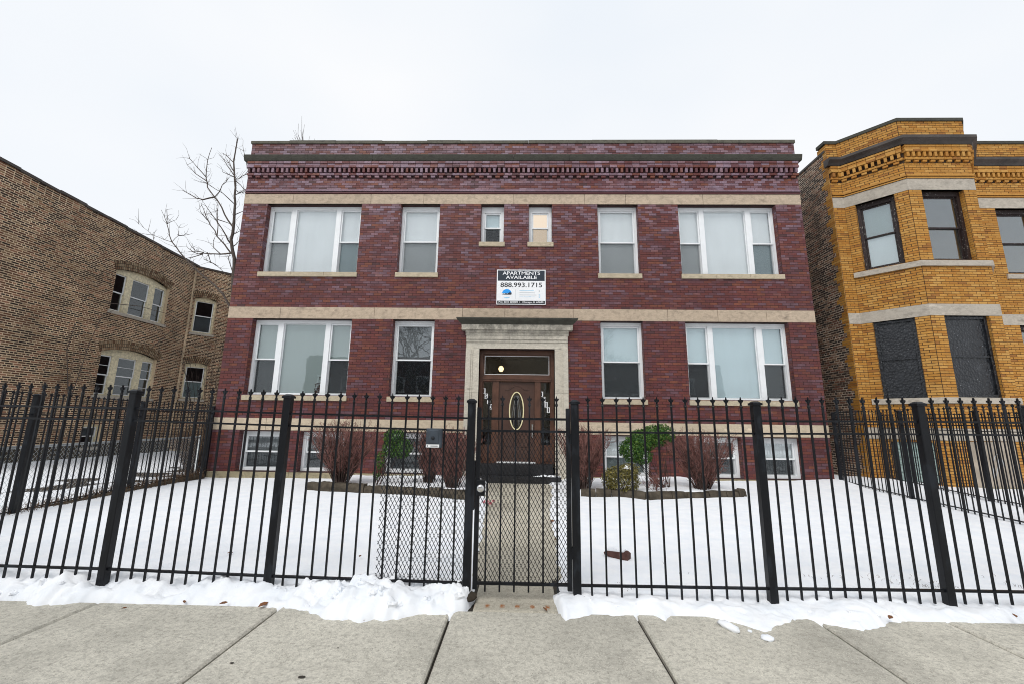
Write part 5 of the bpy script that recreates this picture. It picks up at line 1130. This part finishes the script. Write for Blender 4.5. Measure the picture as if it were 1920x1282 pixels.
# ============================================================ SMALL THINGS
bk = thing('loose_brick', (1.04, 4.90, .03), 'broken brown brick lying in the snow right of the gate', 'brick')
mb = MB(); a = math.radians(-32); fb = Fr((1.04, 4.90, .03), (math.cos(a), math.sin(a), 0), (math.sin(a), -math.cos(a), 0))
mb.prism([(-.125, .02), (.125, -.02), (.13, .055), (.10, .075), (-.10, .065), (-.135, .045)], -.05, .05, fb); mb.build('brick_body', 'red_brick_loose', bk)
MB().prism([(-.11, .056), (.085, .060), (.075, .088), (-.02, .100), (-.10, .085)], -.046, .044, fb).build('snow_patch', 'snow', bk)
fl_ = thing('fallen_flowers', (-.55, 7.75, .03), 'bunch of faded pink artificial flowers dropped beside the path', 'flowers'); rr = random.Random(14)
pm = MB()
for i in range(9):
    c = Vector((-.62 + i * .022, 7.70 + rr.uniform(-.04, .08), .05 + rr.uniform(0, .05)))
    for k in range(7): d = rvec(rr).normalized(); t = d.cross(rvec(rr)).normalized(); s = d.cross(t); pm.poly([c, c + (d + s * .5) * .022, c + d * .034, c + (d - s * .5) * .022])
pm.build('petals', 'pink', fl_); MB().tube([(-.45, 7.82, .03), (-.55, 7.76, .05), (-.62, 7.72, .05)], .004, 4).build('stem', 'stem_brown', fl_)
ch = MB(); rr = random.Random(15)
def blob(c, r_, seed, sq=.5):
    m = MB(); n1, n2 = 7, 12; c = Vector(c)
    for i in range(n1 + 1):
        for j in range(n2):
            t, p = math.pi * i / n1, 2 * math.pi * j / n2; d = Vector((math.sin(t) * math.cos(p), math.sin(t) * math.sin(p), math.cos(t) * sq)); m.v.append(c + d * r_ * (1 + .35 * noise.noise(d * 2.3 + Vector((seed, 0, 0)))))
    for i in range(n1):
        for j in range(n2): m.f.append((i * n2 + j, i * n2 + (j + 1) % n2, (i + 1) * n2 + (j + 1) % n2, (i + 1) * n2 + j))
    return m
m = blob((1.50, 3.40, .012), .055, 1, .5); m.v = [Vector((1.50 + (v.x - 1.50) * .8 + (v.y - 3.40) * -.5, 3.40 + (v.y - 3.40) * 1.5 - (v.x - 1.5) * .2, v.z)) for v in m.v]
tag(m.build('snow_chunk', 'snow', None, True), 'larger lump of snow on the pavement right of the gate', 'snow')
tag(blob((1.69, 3.255, .008), .042, 3, .4).build('snow_chunk', 'snow', None, True), 'thin dirty snow patch at the tip of the right snow bank', 'snow')
tag(blob((1.625, 3.36, .004), .016, 5, .5).build('snow_chunk', 'snow', None, True), 'crumb of snow between the two larger pavement lumps', 'snow')
def leaf(x, y, z, s, rot, label):
    m = MB(); c = Vector((x, y, z)); u = Vector((math.cos(rot), math.sin(rot), 0)); v = Vector((-u.y, u.x, 0)); z_ = Vector((0, 0, 1))
    L = [c - u * s, c - u * .3 * s + v * .45 * s + z_ * .3 * s, c + u * .4 * s + v * .4 * s + z_ * .35 * s, c + u * s + z_ * .2 * s, c + u * .4 * s - v * .4 * s + z_ * .1 * s, c - u * .3 * s - v * .45 * s + z_ * .15 * s]
    m.poly([L[0], L[1], L[2], L[3]]); m.poly([L[0], L[3], L[4], L[5]]); m.poly([p - z_ * .002 for p in L]); tag(m.build('dead_leaf', 'leaf_litter'), label, 'leaf', 'fallen leaves')
leaf(-2.30, 3.585, .015, .030, .4, 'dark leaf sticking out of the toe of the left snow bank')
leaf(-1.98, 3.575, .014, .042, 1.1, 'matted brown leaf at the bank toe by a pavement joint')
leaf(-2.62, 3.60, .014, .024, 2.2, 'small dark leaf at the bank toe left of the matted one')
leaf(-1.12, 3.385, .010, .018, 1.6, 'brown crumb of leaf at the tip of the tall snow heap')
for (x, y, lab) in ((-.434, 3.79, 'patch of bare earth at the foot of the left gate post'), (.485, 3.79, 'patch of bare earth at the foot of the right gate post')):
    tag(blob((x, y - .02, .035), .085, x * 3, .35).build('earth_patch', 'soil', None, True), lab, 'earth', 'bare earth at the gate posts')
leaf(2.745, 3.53, .045, .032, .6, 'curled brown leaf on the right snow bank edge')
leaf(.20, 3.62, .012, .030, 2.0, 'brown leaf at the foot of the right gate post')
leaf(3.72, 3.60, .05, .028, 1.0, 'brown leaf in the snow near the right picture edge')
leaf(-2.98, 3.47, .012, .018, .3, 'small brown leaf at the edge of the left snow bank')
leaf(-1.62, 4.62, .075, .022, 1.4, 'small brown leaf on the snow behind the left fence')
leaf(-.95, 4.75, .07, .020, 2.4, 'tiny dark leaf on the snow behind the fence mesh')
leaf(-2.95, 4.6, .085, .030, .2, 'thin dark leaf on the snow behind the leftmost bay')
leaf(.44, 5.6, .02, .04, 1.9, 'brown leaf on the right edge of the path')
leaf(.47, 6.6, .02, .05, .9, 'clump of brown leaves on the right side of the path')
leaf(-1.53, 9.0, .10, .05, .4, 'orange brown leaf under the shrub behind the mesh')
for (x, y, s, lab) in ((-1.70, 2.80, .011, 'small black gum spot on the left pavement slab'), (-1.22, 2.68, .018, 'grey smear of dirt on the pavement in front of the fence'), (-1.15, 3.0, .006, 'tiny black fleck on the pavement left of the path')):
    m = MB(); m.poly([Vector((x + s * (1.2 + .3 * nz(k, s, 3)) * math.cos(6.283 * k / 12), y + s * (.7 + .2 * nz(k, s, 5)) * math.sin(6.283 * k / 12), .0035)) for k in range(12)]); tag(m.build('pavement_spot', 'joint'), lab, 'stain', 'spots on the pavement')
